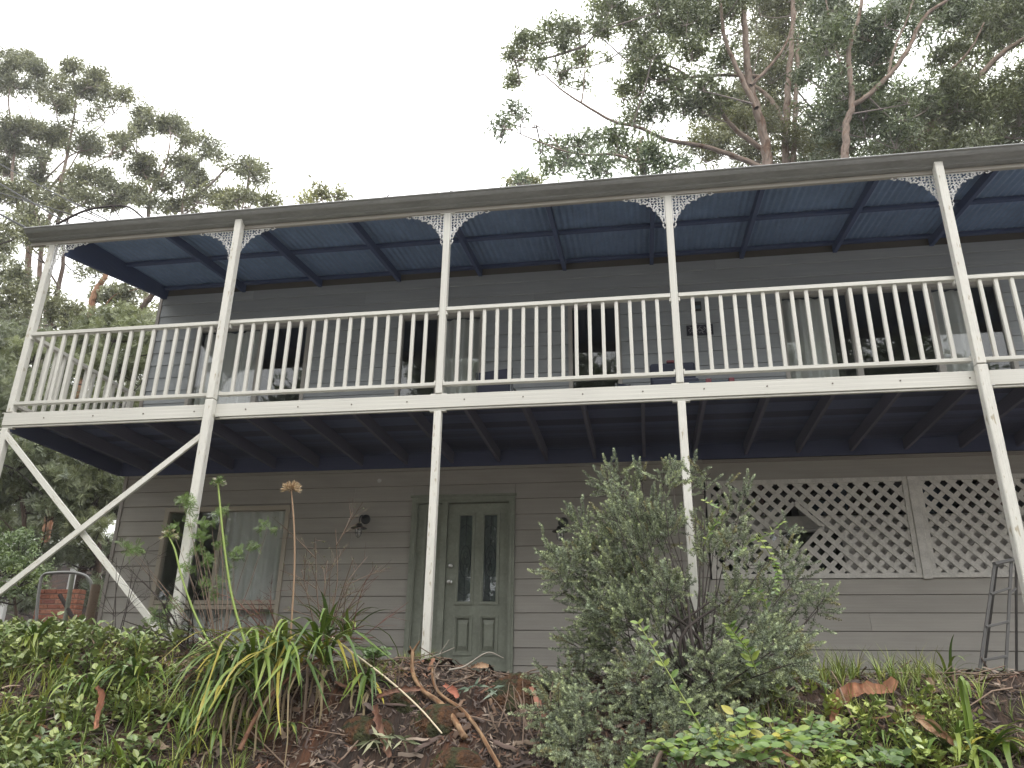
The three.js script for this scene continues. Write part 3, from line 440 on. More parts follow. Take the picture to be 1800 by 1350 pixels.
{ // carved plaque with pale scrolls
  const p = at(1230, 581, WZ + 0.022), t = thing('wall_plaque', 'dark rectangular plaque with pale scrolls on the upper wall', 'plaque', null, p), r = rng(3), g = [];
  mesh(box(-0.155, 0.155, -0.06, 0.06, 0, 0.018, 0.006), std(0.03, 0.03, 0.045, 0.5), 'board', t); mesh(merge(frameRect(-0.165, 0.165, -0.068, 0.068, 0.0005, 0.026, 0.016)), std(0.035, 0.035, 0.05, 0.5), 'frame', t);
  for (let i = 0; i < 30; i++) { const a = r() * 6.28; const q = new THREE.TorusGeometry(0.008 + r() * 0.009, 0.003, 4, 8, 2.5 + r() * 2).rotateZ(a).translate(-0.13 + (i % 10) * 0.029, -0.032 + Math.floor(i / 10) * 0.032, 0.02); g.push(q); }
  mesh(merge(g), std(0.34, 0.34, 0.36, 0.5), 'scroll', t);
}
// balcony furniture, seen from below over the beam
const navyCloth = std(0.014, 0.018, 0.036, 0.8), redCloth = std(0.14, 0.04, 0.05, 0.8), tubeM = std(0.05, 0.055, 0.06, 0.4, { metalness: 0.3 });
{
  const a = at(1142, 642, -1.25), b = at(1221, 640, -1.25), t = thing('garden_bench', 'dark navy cushioned bench with a red edge on the balcony above the big bush', 'bench', null, V((a.x + b.x) / 2, DECK, -1.25)), w = (b.x - a.x) / 2, h = a.y - DECK;
  mesh(box(-w, w, h * 0.52, h, -0.06, 0.06, 0.03), navyCloth, 'backrest', t); mesh(box(-w, w, h * 0.36, h * 0.36 + 0.1, 0.065, 0.5, 0.03), navyCloth, 'seat', t); mesh(box(-w * 0.25, w * 0.1, h + 0.001, h + 0.035, -0.05, 0.05, 0.012), redCloth, 'cushion', t);
  for (const s of [-1, 1]) for (const z of [-0.02, 0.45]) mesh(box(s * (w - 0.05) - 0.02, s * (w - 0.05) + 0.02, 0, h * 0.36 - 0.001, z - 0.02, z + 0.02), tubeM, 'leg', t);
}
{ // low lounge with cushions
  const a = at(1205, 662, -0.75), b = at(1288, 660, -0.75), t = thing('outdoor_lounge', 'low dark lounge with red trimmed cushions behind the balcony beam', 'lounge', null, V((a.x + b.x) / 2, DECK, -0.75)), w = (b.x - a.x) / 2;
  mesh(box(-w, w, 0.08, 0.27, -0.3, 0.12, 0.03), std(0.02, 0.035, 0.055, 0.8), 'seat', t); for (const x of [-0.02, w - 0.03]) mesh(box(x - 0.03, x + 0.03, 0.09, 0.285, -0.2, 0.13, 0.01), redCloth, 'cushion_trim', t);
  for (const x of [-w * 0.55, w * 0.68]) mesh(box(x - 0.06, x + 0.06, 0.15, 0.22, 0.121, 0.128, 0.002), std(0.25, 0.28, 0.28, 0.8), 'patch', t); for (const s of [-1, 1]) mesh(box(s * (w - 0.06) - 0.025, s * (w - 0.06) + 0.025, 0, 0.079, -0.25, 0.1), tubeM, 'leg', t);
}
function deckChair(px, py, z, yaw, label, wide = 0.42) {
  const p = at(px, py, z), t = thing('deck_chair', label, 'chair', null, V(p.x, DECK, z)), h = p.y - DECK; t.rotation.y = yaw;
  mesh(box(-wide / 2, wide / 2, h * 0.5, h, -0.2, -0.17, 0.01), navyCloth, 'backrest', t); mesh(box(-wide / 2, wide / 2, h * 0.42, h * 0.42 + 0.03, -0.16, 0.24, 0.01), navyCloth, 'seat', t);
  for (const s of [-1, 1]) { const x = s * (wide / 2 + 0.02); mesh(tube([V(x, 0, -0.28), V(x, h * 0.42, -0.14), V(x, h, -0.2)], 0.013, 0.013, 7), tubeM, 'leg', t); mesh(tube([V(x, 0, 0.32), V(x, h * 0.42, 0.2), V(x, h * 0.66, 0.14), V(x, h * 0.68, -0.17)], 0.013, 0.013, 7), tubeM, 'leg', t); }
}
deckChair(880, 661, -1.45, 2.9, 'dark fabric deck chair against the upper weatherboards beside the curtained door');
deckChair(1125, 668, -0.9, 0.5, 'dark deck chair with slanting frame just in front of the navy bench', 0.36);
const ladderM = std(0.15, 0.148, 0.145, 0.45, { metalness: 0.5 });
{ // step ladder
  const Z = -1.0, g = (x, y, z = Z) => at(x, y, z), t = thing('step_ladder', 'dark metal step ladder standing against the lower wall beside the lattice', 'ladder', null), top = [g(1749, 990), g(1778, 984)], bot = [g(1717, 1186), g(1764, 1183)];
  for (const q of bot) q.y = groundY(q.x, Z);
  for (let i = 0; i < 2; i++) mesh(bar(bot[i], top[i], 0.027, 0.018, 0.003), ladderM, 'rail', t);
  for (const f of [0.17, 0.45, 0.73]) mesh(bar(bot[0].clone().lerp(top[0], f), bot[1].clone().lerp(top[1], f + 0.03), 0.024, 0.045, 0.003), ladderM, 'step', t);
  mesh(bar(g(1747, 991), g(1789, 982), 0.032, 0.07, 0.004), ladderM, 'top_step', t);
  const bl = [g(1752, 995, Z - 0.1), g(1786, 986, Z - 0.1)]; const feet = [V(bot[0].x + 0.26, 1.74, Z - 0.62), V(bot[1].x + 0.34, 1.74, Z - 0.62)];
  for (let i = 0; i < 2; i++) mesh(bar(feet[i], bl[i], 0.022, 0.016, 0.002), ladderM, 'rear_leg', t);
  mesh(bar(bot[1].clone().lerp(top[1], 0.71), feet[1].clone().lerp(bl[1], 0.78), 0.018, 0.01), ladderM, 'spreader', t);
}

// ------------------------------------------------------------------ things beyond the end of the house
{
  const Z = -3, t = thing('tube_gate', 'grey tubular garden gate with rounded corner beside the house corner', 'gate'), q = (x, y) => at(x, y, Z);
  mesh(tube(smooth([q(60, 1140), q(70, 1030), q(76, 1011), q(95, 1007), q(138, 1008), q(156, 1017), q(161, 1035), q(152, 1085), q(141, 1150)], 40), 0.022, 0.022, 8), std(0.22, 0.22, 0.21, 0.5, { metalness: 0.5 }), 'frame', t);
  mesh(tube([q(128, 1010), q(118, 1070), q(106, 1140)], 0.03, 0.034, 8), std(0.26, 0.28, 0.22, 0.8, { map: rep(T.mottle, 4, 4) }), 'upright', t); mesh(tube([q(105, 1045), q(146, 1118)], 0.028, 0.03, 7), M.darkTwig, 'strut', t);
}
{ const a = at(169, 1028, -2.9), p = mesh(tube([V(a.x, a.y, -2.9), V(a.x, a.y - 0.6, -2.9), V(a.x, 1.7, -2.9)], 0.062, 0.066, 12, 0.08, 4), std(0.20, 0.15, 0.11, 0.95, { map: rep(T.worn, 2, 1.5) }), 'gate_post'); tag(p, 'weathered round timber post right against the house corner', 'post'); }
{ // brick pier
  const a = at(50, 1120, -5.4), b = at(138, 1040, -5.4), t = thing('brick_wall', 'low red brick wall seen through the tubular gate', 'wall'), x0 = a.x, x1 = b.x, y0 = 1.95, r = rng(12), core = mesh(box(x0 + 0.01, x1 - 0.01, y0 - 0.4, b.y - 0.012, -5.6, -5.417), std(0.30, 0.27, 0.24, 0.95), 'mortar', t);
  const bm = [[0.36, 0.13, 0.08], [0.42, 0.17, 0.10], [0.32, 0.12, 0.09], [0.45, 0.20, 0.13]].map(c => std(...c, 0.9, { map: rep(T.brick, 4, 4) }));
  for (let k = 0; y0 + k * 0.086 < b.y; k++) for (let x = x0 - (k % 2) * 0.12; x < x1 - 0.03; x += 0.24) { const l = Math.max(x, x0), e = Math.min(x + 0.23, x1); if (e - l > 0.04) mesh(box(l, e, y0 + k * 0.086, y0 + k * 0.086 + 0.072, -5.6, -5.4 - r() * 0.006, 0.004), bm[Math.floor(r() * 4)], 'brick', t); }
}
{ // carport with a pale roof
  const t = thing('carport', 'pale roofed carport half hidden by trees beyond the garden gate', 'carport'), Z = -13, a = at(20, 945, Z), b = at(152, 962, Z), y = b.y;
  const roof = mesh(box(a.x, b.x, y + 0.02, y + 0.1, Z - 4, Z + 0.3), std(0.82, 0.82, 0.80, 0.5), 'roof', t); roof.rotation.z = 0; const g = roof.geometry.attributes.position; for (let i = 0; i < g.count; i++) g.setY(i, g.getY(i) - (g.getX(i) - a.x) * 0.04 + (Z + 0.3 - g.getZ(i)) * 0.16); roof.geometry.computeVertexNormals();
  mesh(box(a.x + 0.02, b.x - 0.02, y - 0.28, y - 0.12, Z, Z + 0.1), std(0.04, 0.045, 0.045, 0.8), 'fascia', t); mesh(box(b.x - 0.25, b.x - 0.12, 1.9, y - 0.13, Z + 0.02, Z + 0.14), std(0.5, 0.5, 0.48, 0.7), 'post', t); mesh(box(a.x + 0.3, a.x + 0.43, 1.9, y - 0.13, Z + 0.02, Z + 0.14), std(0.5, 0.5, 0.48, 0.7), 'post', t);
  mesh(box(a.x + 0.05, b.x - 0.4, 1.9, y - 0.29, Z - 3.5, Z - 3.3), std(0.06, 0.055, 0.05, 0.9), 'back_wall', t);
}
// power lines
function cable(p0, p1, label) { const a = p0, b = p1, pts = []; for (let i = 0; i <= 24; i++) { const u = i / 24, q = a.clone().lerp(b, u); q.y -= 0.5 * 4 * u * (1 - u) * 0.6; pts.push(q); } const m = mesh(tube(pts, 0.016, 0.016, 5), M.cable, 'power_line'); tag(m, label, 'cable'); }
cable(at(-420, 120, -22), at(46, 401, -0.2), 'lowest black power line running down to the gutter end');
cable(at(-330, 100, -22), at(150, 410, -3.2), 'black power line crossing the trees just above the gutter end');
cable(at(-200, 160, -22), at(255, 420, -4.6), 'thin black power line third up from the gutter end');
cable(at(-420, 190, -22), at(345, 440, -6), 'black power line that meets the dark fallen branch above the gutter');

// ------------------------------------------------------------------ trees
function sprayGeo(seed, n, R, len, wid, droop) { // a twig end with hanging leaves
  const r = rng(seed), s = new Soup();
  for (let i = 0; i < n; i++) {
    const d = randDir(r); d.y -= droop; d.normalize(); const b = randDir(r).multiplyScalar(R * Math.cbrt(r())), k = 0.75 + 0.5 * r(), v = 0.8 + 0.4 * r();
    s.leaf(b, d, perp(d, r), len * k, wid * k, [v, v, v], 0.12);
  }
  return s.geo();
}
const gumSpray = sprayGeo(1, 16, 0.19, 0.17, 0.05, 0.6), gumSprayB = sprayGeo(2, 16, 0.19, 0.14, 0.056, 0.5);
const wattleSpray = (() => { // feathery leaves: rows of thin leaflets along short stalks
  const r = rng(8), s = new Soup();
  for (let k = 0; k < 6; k++) { const d = randDir(r); d.y += 0.1; d.normalize(); const b = randDir(r).multiplyScalar(0.1 * r()), side = perp(d, r); for (let i = 0; i < 6; i++) { const p = b.clone().addScaledVector(d, 0.03 + i * 0.028), v = 0.8 + r() * 0.4; for (const sg of [-1, 1]) { const dd = side.clone().multiplyScalar(sg).addScaledVector(d, 0.7).normalize(); s.leaf(p, dd, d, 0.085 * (1 - i * 0.06), 0.026, [v, v, v], 0.05); } } }
  return s.geo();
})();
const LEAF = {
  gum: leafy(0.185, 0.215, 0.105, 0.5, 0.5, { vertexColors: true }), gumDark: leafy(0.165, 0.205, 0.11, 0.45, 0.48, { vertexColors: true }), gumFar: leafy(0.19, 0.205, 0.105, 0.6, 0.5, { vertexColors: true }),
  wattle: leafy(0.185, 0.215, 0.115, 0.7, 0.5, { vertexColors: true }), broad: leafy(0.13, 0.19, 0.08, 0.45, 0.3, { vertexColors: true }),
};
function buildTree(name, label, o) {
  const r = rng(o.seed), t = thing(name, label, 'tree', o.group), wood = [], fine = [], nodes = [];
  o.limbs.forEach((L, i) => {
    let pts = L.p.slice(); if (i === 0 && !o.noRoot) { const b = pts[0]; pts = [V(b.x + (o.lean || 0), groundY(b.x, b.z) - 0.3, b.z), ...pts]; }
    const q = smooth(pts, Math.max(8, pts.length * 7)); q.forEach((p, k) => { const w = Math.sin(k * 1.3 + i) * 0.15 * lerp(L.r0, L.r1, k / (q.length - 1)); p.x += w; nodes.push([p, lerp(L.r0, L.r1, k / (q.length - 1))]); });
    wood.push(tube(q, L.r0 * (i === 0 ? 1.05 : 0.85), L.r1 * 0.85, 9, 0.05, i + 1));
  });
  const sprays = [];
  for (const c of o.clumps) {
    const R = c.r, base = c.p.clone(); base.y -= R.y * 0.6; let best = null, bd = 1e9;
    for (const [p, rr] of nodes) { const dy = p.y - base.y, dd = p.distanceTo(base) + (dy > 0 ? dy * 1.5 : 0) - rr * 2; if (dd < bd) { bd = dd; best = p; } }
    if (best) { const mid = best.clone().lerp(base, 0.55); mid.y += best.distanceTo(base) * (0.02 - 0.14 * r()); mid.x += gauss(r) * 0.1 * R.x; const L = best.distanceTo(base), r0 = clamp(0.012 + 0.010 * L, 0.014, 0.05) * (o.twig || 1); const q = smooth([best, mid, base], 8); fine.push(tube(q, r0, r0 * 0.55, 5)); q.forEach(p => nodes.push([p, 0.02])); }
    const m = Math.max(4, Math.round((o.puffs || 6) * (0.8 + 0.5 * r())));
    for (let k = 0; k < m; k++) {
      const d = randDir(r); if (d.y < -0.25) d.y *= -0.7; const rad = 0.45 + 0.5 * r(), pc = c.p.clone().add(V(d.x * R.x * rad, d.y * R.y * rad, d.z * R.z * rad));
      const e = base.clone().lerp(pc, 0.5); e.x += gauss(r) * R.x * 0.1; fine.push(tube(smooth([base, e, pc], 5), 0.013 * (o.twig || 1), 0.005, 4, 0, 1, false));
      const area = R.x * R.y * 3.1 / m * (c.d || 1), n = Math.round(area * ((o.density || 60) * 0.95)), sg = 0.43;
      for (let i = 0; i < n; i++) {
        const p = pc.clone().add(V(gauss(r) * R.x * sg, gauss(r) * R.y * sg, gauss(r) * R.z * sg)), hgt = r();
        const col = new THREE.Color(), y = (c.tint || 0) + gauss(r) * 0.14; col.setRGB(1 + 0.55 * y + 0.15 * hgt, 1 + 0.42 * y + 0.12 * hgt, 1 - 0.35 * y); col.multiplyScalar(0.62 + 0.76 * r());
        sprays.push([p, quat(r), (o.size || 1) * (0.75 + 0.55 * r()), col]);
      }
    }
  }
  if (wood.length) mesh(merge(wood), o.bark || M.gumBark, 'trunk', t); if (fine.length) mesh(merge(fine), o.twigMat || M.gumTwig, 'branch', t);
  scatter('crown', o.spray || gumSpray, o.leaf || LEAF.gum, sprays, t);
  return t;
}
function px(list, z) { return list.map(([x, y, dz]) => at(x, y, z + (dz || 0))); }
function clumpsPx(list, z, seed, tint = 0) { const r = rng(seed); return list.map(([x, y, rx, ry, d]) => { const p = at(x, y, z + gauss(r) * 1.6), k = p.distanceTo(EYE) / F / Math.cos(0.2); return { p, r: V(rx * k * 1.0, ry * k * 0.95, (rx + ry) * 0.5 * k), d: d || 1, tint: tint + gauss(r) * 0.12 }; }); }
function fillPx(poly, n, rx, ry, z, zs, seed, holes = [], tint = 0, d = 1) {
  const r = rng(seed), out = [], xs = poly.map(p => p[0]), ys = poly.map(p => p[1]); let g = 0;
  const ins = (x, y) => { let c = false; for (let i = 0, j = poly.length - 1; i < poly.length; j = i++) { const [a, b] = poly[i], [e, f] = poly[j]; if ((b > y) !== (f > y) && x < (e - a) * (y - b) / (f - b) + a) c = !c; } return c; };
  while (out.length < n && g++ < n * 60) { const x = lerp(Math.min(...xs), Math.max(...xs), r()), y = lerp(Math.min(...ys), Math.max(...ys), r()); if (!ins(x, y) || holes.some(h => Math.hypot((x - h[0]) / (h[2] + rx * 0.5), (y - h[1]) / (h[3] + ry * 0.5)) < 1)) continue; if (out.some(q => Math.hypot((q.x - x) / rx, (q.y - y) / ry) < 0.55)) continue; const k = 0.75 + 0.5 * r(), p = at(x, y, z + (r() * 2 - 1) * zs), s = p.distanceTo(EYE) / F; out.push({ x, y, p, r: V(rx * k * s, ry * k * s, (rx + ry) / 2 * k * s), d, tint: tint + gauss(r) * 0.14 }); }
  return out;
}
// the tall gums behind the roof
{
  const z = -13, b = 'tall gums behind the roof';
  buildTree('gum_tree', 'tall gum whose long bare limb reaches out over the roof towards the open sky', { seed: 11, density: 62, limbs: [
    { p: px([[1350, 300], [1345, 250], [1330, 190], [1318, 150], [1312, 90], [1308, 30], [1300, -60]], z), r0: 0.16, r1: 0.09 },
    { p: px([[1345, 297], [1300, 278], [1240, 258], [1170, 245, 0.3], [1120, 223, 0.6], [1080, 214, 0.8], [1030, 186, 1], [990, 160, 1.1], [955, 130, 1.2]], z), r0: 0.10, r1: 0.02 },
    { p: px([[1022, 182, 1], [1025, 160, 1], [1028, 120, 1], [1030, 80, 1]], z), r0: 0.03, r1: 0.012 },
    { p: px([[1340, 262], [1290, 225], [1255, 180], [1225, 150], [1190, 122], [1150, 110], [1100, 105]], z - 1), r0: 0.10, r1: 0.025 },
    { p: px([[1330, 190], [1300, 130], [1275, 70], [1268, 20], [1262, -40]], z + 1), r0: 0.1, r1: 0.04 },
    { p: px([[1335, 135], [1270, 132], [1200, 138], [1150, 148]], z - 2), r0: 0.09, r1: 0.03 }, { p: px([[1320, 150], [1350, 120], [1380, 80], [1400, 20]], z + 1), r0: 0.07, r1: 0.03 }],
    clumps: clumpsPx([[905, 97, 22, 18], [925, 80, 26, 18], [945, 70, 24, 14], [975, 58, 26, 17], [1005, 50, 22, 13], [1025, 52, 32, 17], [1048, 50, 26, 16], [914, 140, 20, 18], [942, 120, 20, 13], [990, 86, 22, 20], [985, 135, 16, 18], [1018, 105, 22, 16], [1030, 150, 20, 12, 0.6], [1062, 105, 11, 8, 0.7], [1055, 20, 22, 26], [1075, 5, 24, 18], [1063, 60, 14, 12],
      [1130, 40, 34, 26], [1155, 10, 34, 24], [1110, 60, 20, 14, 0.7], [1145, 95, 30, 24], [1120, 150, 34, 22], [1095, 168, 20, 18], [1180, 60, 30, 28], [1170, 130, 34, 22], [1215, 95, 34, 24], [1205, 30, 34, 30], [1250, 50, 36, 28], [1235, 150, 32, 20], [1150, 195, 38, 24], [1200, 190, 34, 22], [1110, 215, 18, 12, 0.7], [1270, 110, 28, 22], [1285, 20, 30, 24], [1300, -20, 40, 24], [1095, 40, 26, 20], [1110, 100, 24, 16], [1195, 0, 34, 26], [1235, 190, 30, 18], [1265, 175, 26, 18], [1190, 150, 28, 18], [1240, 20, 34, 24], [1135, 75, 28, 18], [1170, -20, 40, 22], [1225, -15, 40, 22]], z, 21) });
  buildTree('gum_tree', 'gum low behind the roof with a thin bare branch stretching far into open sky', { seed: 12, density: 58, leaf: LEAF.gumDark, limbs: [
    { p: px([[1135, 330], [1130, 300], [1122, 270], [1130, 240]], z + 2), r0: 0.10, r1: 0.05 }, { p: px([[1125, 285], [1075, 271], [1040, 273], [990, 265], [950, 250], [925, 240], [900, 228]], z + 2), r0: 0.05, r1: 0.012 }, { p: px([[985, 262], [970, 240], [945, 222], [930, 215]], z + 2), r0: 0.02, r1: 0.01 }],
    clumps: clumpsPx([[886, 215, 16, 18, 0.8], [900, 195, 18, 16, 0.8], [918, 205, 16, 14, 0.6], [880, 235, 12, 12, 0.7], [940, 222, 14, 6, 0.5], [950, 262, 18, 14, 0.6], [970, 250, 16, 10, 0.6], [1012, 250, 24, 16], [1045, 250, 26, 18], [1000, 285, 30, 16], [975, 300, 28, 12], [910, 320, 22, 9], [1040, 290, 30, 18], [1085, 235, 22, 14], [1100, 262, 38, 24], [1130, 285, 38, 20], [1070, 300, 34, 14], [1160, 265, 30, 20], [1185, 290, 34, 16]], z + 2, 22) });
  const holes = [[1295, 95, 9, 20], [1580, 60, 14, 22], [1725, 10, 18, 14], [1775, 105, 34, 20], [1668, 75, 14, 14], [1690, 240, 30, 10], [1415, 190, 12, 40], [1610, 150, 10, 18], [1655, 235, 16, 10]];
  buildTree('gum_tree', 'gum with a smooth dark trunk that forks widely just above the gutter', { seed: 13, density: 44, leaf: LEAF.gumDark, limbs: [
    { p: px([[1484, 300], [1487, 250], [1488, 215], [1497, 190], [1494, 130], [1492, 90], [1500, 60], [1512, 20], [1518, -60]], z + 1), r0: 0.115, r1: 0.05 },
    { p: px([[1497, 186], [1520, 172], [1550, 145], [1575, 118], [1600, 80], [1615, 45], [1635, 20], [1665, 0], [1690, -30]], z + 1), r0: 0.09, r1: 0.05 },
    { p: px([[1562, 130], [1568, 100], [1578, 70], [1592, 40], [1608, -10]], z + 1), r0: 0.05, r1: 0.03 }, { p: px([[1497, 60], [1525, 70], [1555, 88], [1562, 108]], z), r0: 0.025, r1: 0.02 }, { p: px([[1490, 200], [1484, 160], [1476, 110], [1462, 60], [1452, 0]], z - 1), r0: 0.06, r1: 0.03 }],
    clumps: fillPx([[1430, -30], [1660, -40], [1690, 40], [1600, 110], [1640, 180], [1560, 270], [1500, 200], [1440, 250], [1420, 150]], 42, 34, 24, z - 0.6, 1.8, 43, holes, 0) });
  buildTree('gum_tree', 'gum with a thick leaning pinkish trunk slanting up across the pale gap of sky', { seed: 14, density: 44, limbs: [
    { p: px([[1590, 262], [1620, 235], [1650, 205], [1715, 140], [1760, 95], [1800, 68], [1860, 20]], z - 2), r0: 0.14, r1: 0.07 }, { p: px([[1660, 130], [1690, 105], [1710, 80], [1730, 40]], z - 2), r0: 0.06, r1: 0.03 }, { p: px([[1600, 225], [1640, 165], [1680, 140], [1715, 115]], z - 2), r0: 0.05, r1: 0.02 }, { p: px([[1645, 208], [1700, 130], [1730, 95]], z - 3), r0: 0.06, r1: 0.03 }],
    clumps: fillPx([[1610, 120], [1680, 20], [1760, -30], [1860, -40], [1870, 60], [1800, 70], [1830, 130], [1860, 250], [1720, 270], [1600, 270]], 44, 34, 24, z - 3.4, 1.9, 44, holes, 0.04) });
  buildTree('gum_tree', 'gum with pale pinkish upright twin stems standing furthest back behind the roof', { seed: 15, density: 40, leaf: LEAF.gumFar, bark: M.gumBark, limbs: [
    { p: px([[1382, 320], [1383, 200], [1386, 140], [1393, 60], [1395, -60]], z - 5), r0: 0.15, r1: 0.10 }, { p: px([[1393, 320], [1398, 200], [1401, 120], [1404, 60]], z - 5), r0: 0.12, r1: 0.08 }, { p: px([[1380, 230], [1365, 190], [1345, 165], [1325, 150]], z - 5), r0: 0.11, r1: 0.08 }],
    clumps: fillPx([[1290, -30], [1460, -30], [1450, 130], [1470, 290], [1230, 300], [1260, 200], [1320, 150]], 48, 34, 24, z - 6.4, 2.2, 45, holes, 0.08) });
  buildTree('gum_tree', 'bushy gum filling the skyline behind the gutter between the forked and leaning trunks', { seed: 16, density: 42, leaf: LEAF.gumDark, limbs: [{ p: px([[1570, 330], [1575, 260], [1590, 200]], z - 6), r0: 0.2, r1: 0.1 }], clumps: fillPx([[1440, 235], [1500, 215], [1600, 200], [1720, 220], [1880, 215], [1880, 300], [1440, 320]], 26, 36, 22, z - 6, 2, 46, [[1690, 240, 24, 8]], 0) });
  buildTree('gum_tree', 'tall gum standing beyond the end of the roof out past the leaning trunk', { seed: 17, density: 36, limbs: [{ p: px([[1960, 330], [1965, 200], [1985, 60], [2000, -80]], z - 1), r0: 0.24, r1: 0.1 }], clumps: fillPx([[1850, -100], [2150, -100], [2180, 250], [1860, 260]], 22, 50, 36, z - 1, 2, 47) });
}
// the far gums beyond the end of the balcony
{
  const z = -27;
  const far = (label, seed, limbs, cl, o = {}) => buildTree('gum_tree', label, { seed, density: 42, size: 1.5, twig: 1.9, leaf: LEAF.gumFar, limbs: limbs.map(([p, a, b]) => ({ p: px(p, z + (o.dz || 0)), r0: a * 0.62, r1: b * 0.62 })), clumps: clumpsPx(cl, z + (o.dz || 0), seed + 100, o.tint || 0), ...o });
  far('tallest far gum at the picture edge with layered crown and pale leaning stems', 51, [[[[40, 640], [55, 380], [75, 300], [90, 260], [108, 230]], 0.35, 0.1], [[[48, 400], [22, 330], [25, 250], [15, 180], [20, 140]], 0.2, 0.05], [[[60, 340], [95, 300], [130, 270], [165, 262]], 0.12, 0.05], [[[80, 290], [60, 220], [45, 170]], 0.1, 0.04]],
    [[38, 112, 26, 18], [62, 128, 22, 18], [20, 130, 24, 18], [30, 150, 24, 10], [76, 164, 24, 11], [100, 180, 22, 12], [112, 193, 14, 10], [-10, 150, 24, 24], [25, 226, 26, 17], [58, 236, 26, 17], [88, 240, 24, 16], [112, 246, 22, 14], [138, 252, 26, 16], [160, 266, 20, 13], [70, 272, 16, 10], [12, 258, 20, 18], [35, 262, 24, 14], [60, 300, 18, 10], [10, 300, 22, 18], [-20, 240, 30, 26], [12, 345, 24, 18], [40, 340, 22, 14], [-20, 330, 26, 24]]);
  far('far gum with an open crown and a curved limb above the black power lines', 52, [[[[62, 640], [75, 420], [100, 350], [122, 250], [132, 190], [134, 150]], 0.26, 0.06], [[[85, 380], [120, 300], [155, 245], [185, 215], [205, 195]], 0.1, 0.04]],
    [[131, 130, 20, 13], [156, 145, 22, 17], [174, 142, 14, 16], [150, 166, 20, 12], [97, 138, 12, 8, 0.6], [110, 155, 14, 10, 0.7], [217, 174, 16, 11], [196, 168, 14, 12], [184, 186, 12, 8, 0.6], [165, 208, 13, 8, 0.5], [120, 222, 14, 10, 0.6], [172, 190, 10, 7, 0.6]]);
  far('far gum with a long level limb ending in a small leafy tuft against the sky', 53, [[[[70, 640], [90, 440], [110, 340], [98, 330]], 0.2, 0.1], [[[100, 345], [112, 303], [150, 293], [185, 277], [205, 268], [222, 258]], 0.09, 0.03]],
    [[207, 247, 17, 11], [222, 259, 13, 11, 0.8], [200, 276, 10, 8, 0.7], [151, 314, 28, 13], [181, 319, 24, 15], [205, 337, 22, 14], [113, 327, 20, 12], [130, 335, 18, 12], [108, 365, 20, 11], [70, 330, 20, 14], [90, 355, 20, 14], [150, 350, 22, 12], [180, 360, 24, 12], [60, 390, 26, 18]], { dz: 2 });
  far('rounded far gum with a slender curved stem rising from the gutter line', 54, [[[[262, 480], [261, 385], [264, 340], [288, 300], [296, 270], [300, 240]], 0.2, 0.06], [[[266, 335], [252, 300], [240, 260], [245, 225]], 0.08, 0.04]],
    [[300, 218, 20, 13], [318, 232, 18, 16], [285, 228, 16, 14], [322, 252, 14, 10], [249, 202, 17, 13], [262, 212, 12, 10], [242, 230, 18, 13], [228, 236, 12, 10, 0.7], [262, 286, 24, 14], [268, 308, 22, 14], [240, 300, 18, 12, 0.7], [312, 284, 18, 12], [292, 330, 18, 12], [240, 345, 20, 15], [260, 360, 24, 13], [345, 250, 14, 10, 0.7], [225, 350, 18, 13]]);
  far('far gum with a dense low shoulder and a fine open top beside the curved stem', 55, [[[[318, 480], [320, 380], [325, 330], [345, 290], [362, 262]], 0.14, 0.05]],
    [[335, 298, 22, 18], [352, 320, 22, 17], [362, 252, 16, 10, 0.7], [385, 278, 17, 11, 0.6], [398, 292, 12, 8, 0.5], [318, 315, 16, 12], [350, 350, 24, 12], [330, 365, 24, 10], [383, 350, 20, 12], [300, 365, 20, 10], [355, 275, 14, 10, 0.7]]);
  far('small far gum with a single round tuft on a forked stem over the gutter', 56, [[[[415, 480], [425, 370], [436, 330], [440, 305]], 0.12, 0.04]], [[440, 290, 20, 11], [428, 302, 13, 9], [458, 302, 15, 10], [465, 318, 12, 7, 0.7], [445, 315, 16, 8, 0.7]]);
  far('pale low gum crown showing just above the gutter', 57, [[[[430, 480], [430, 400], [432, 365]], 0.12, 0.05]], [[417, 348, 22, 12], [443, 352, 22, 12], [395, 360, 20, 10], [468, 356, 20, 10], [484, 358, 12, 7, 0.7], [400, 350, 14, 8]], { tint: 0.2, dz: 3 });
  far('lone low gum crown peeping over the middle of the gutter', 58, [[[[570, 480], [572, 400], [575, 365]], 0.12, 0.05]], [[565, 342, 17, 10], [588, 341, 18, 10], [532, 352, 12, 7], [550, 350, 14, 8], [600, 350, 12, 8]], { tint: 0.35, dz: 4 });
  far('small green gum crown peeping over the gutter under the reaching limbs', 59, [[[[905, 480], [908, 400], [910, 345]], 0.12, 0.05]], [[900, 322, 13, 7], [915, 320, 14, 8], [928, 325, 12, 7], [945, 320, 16, 8]], { tint: 0.25, dz: 4 });
}
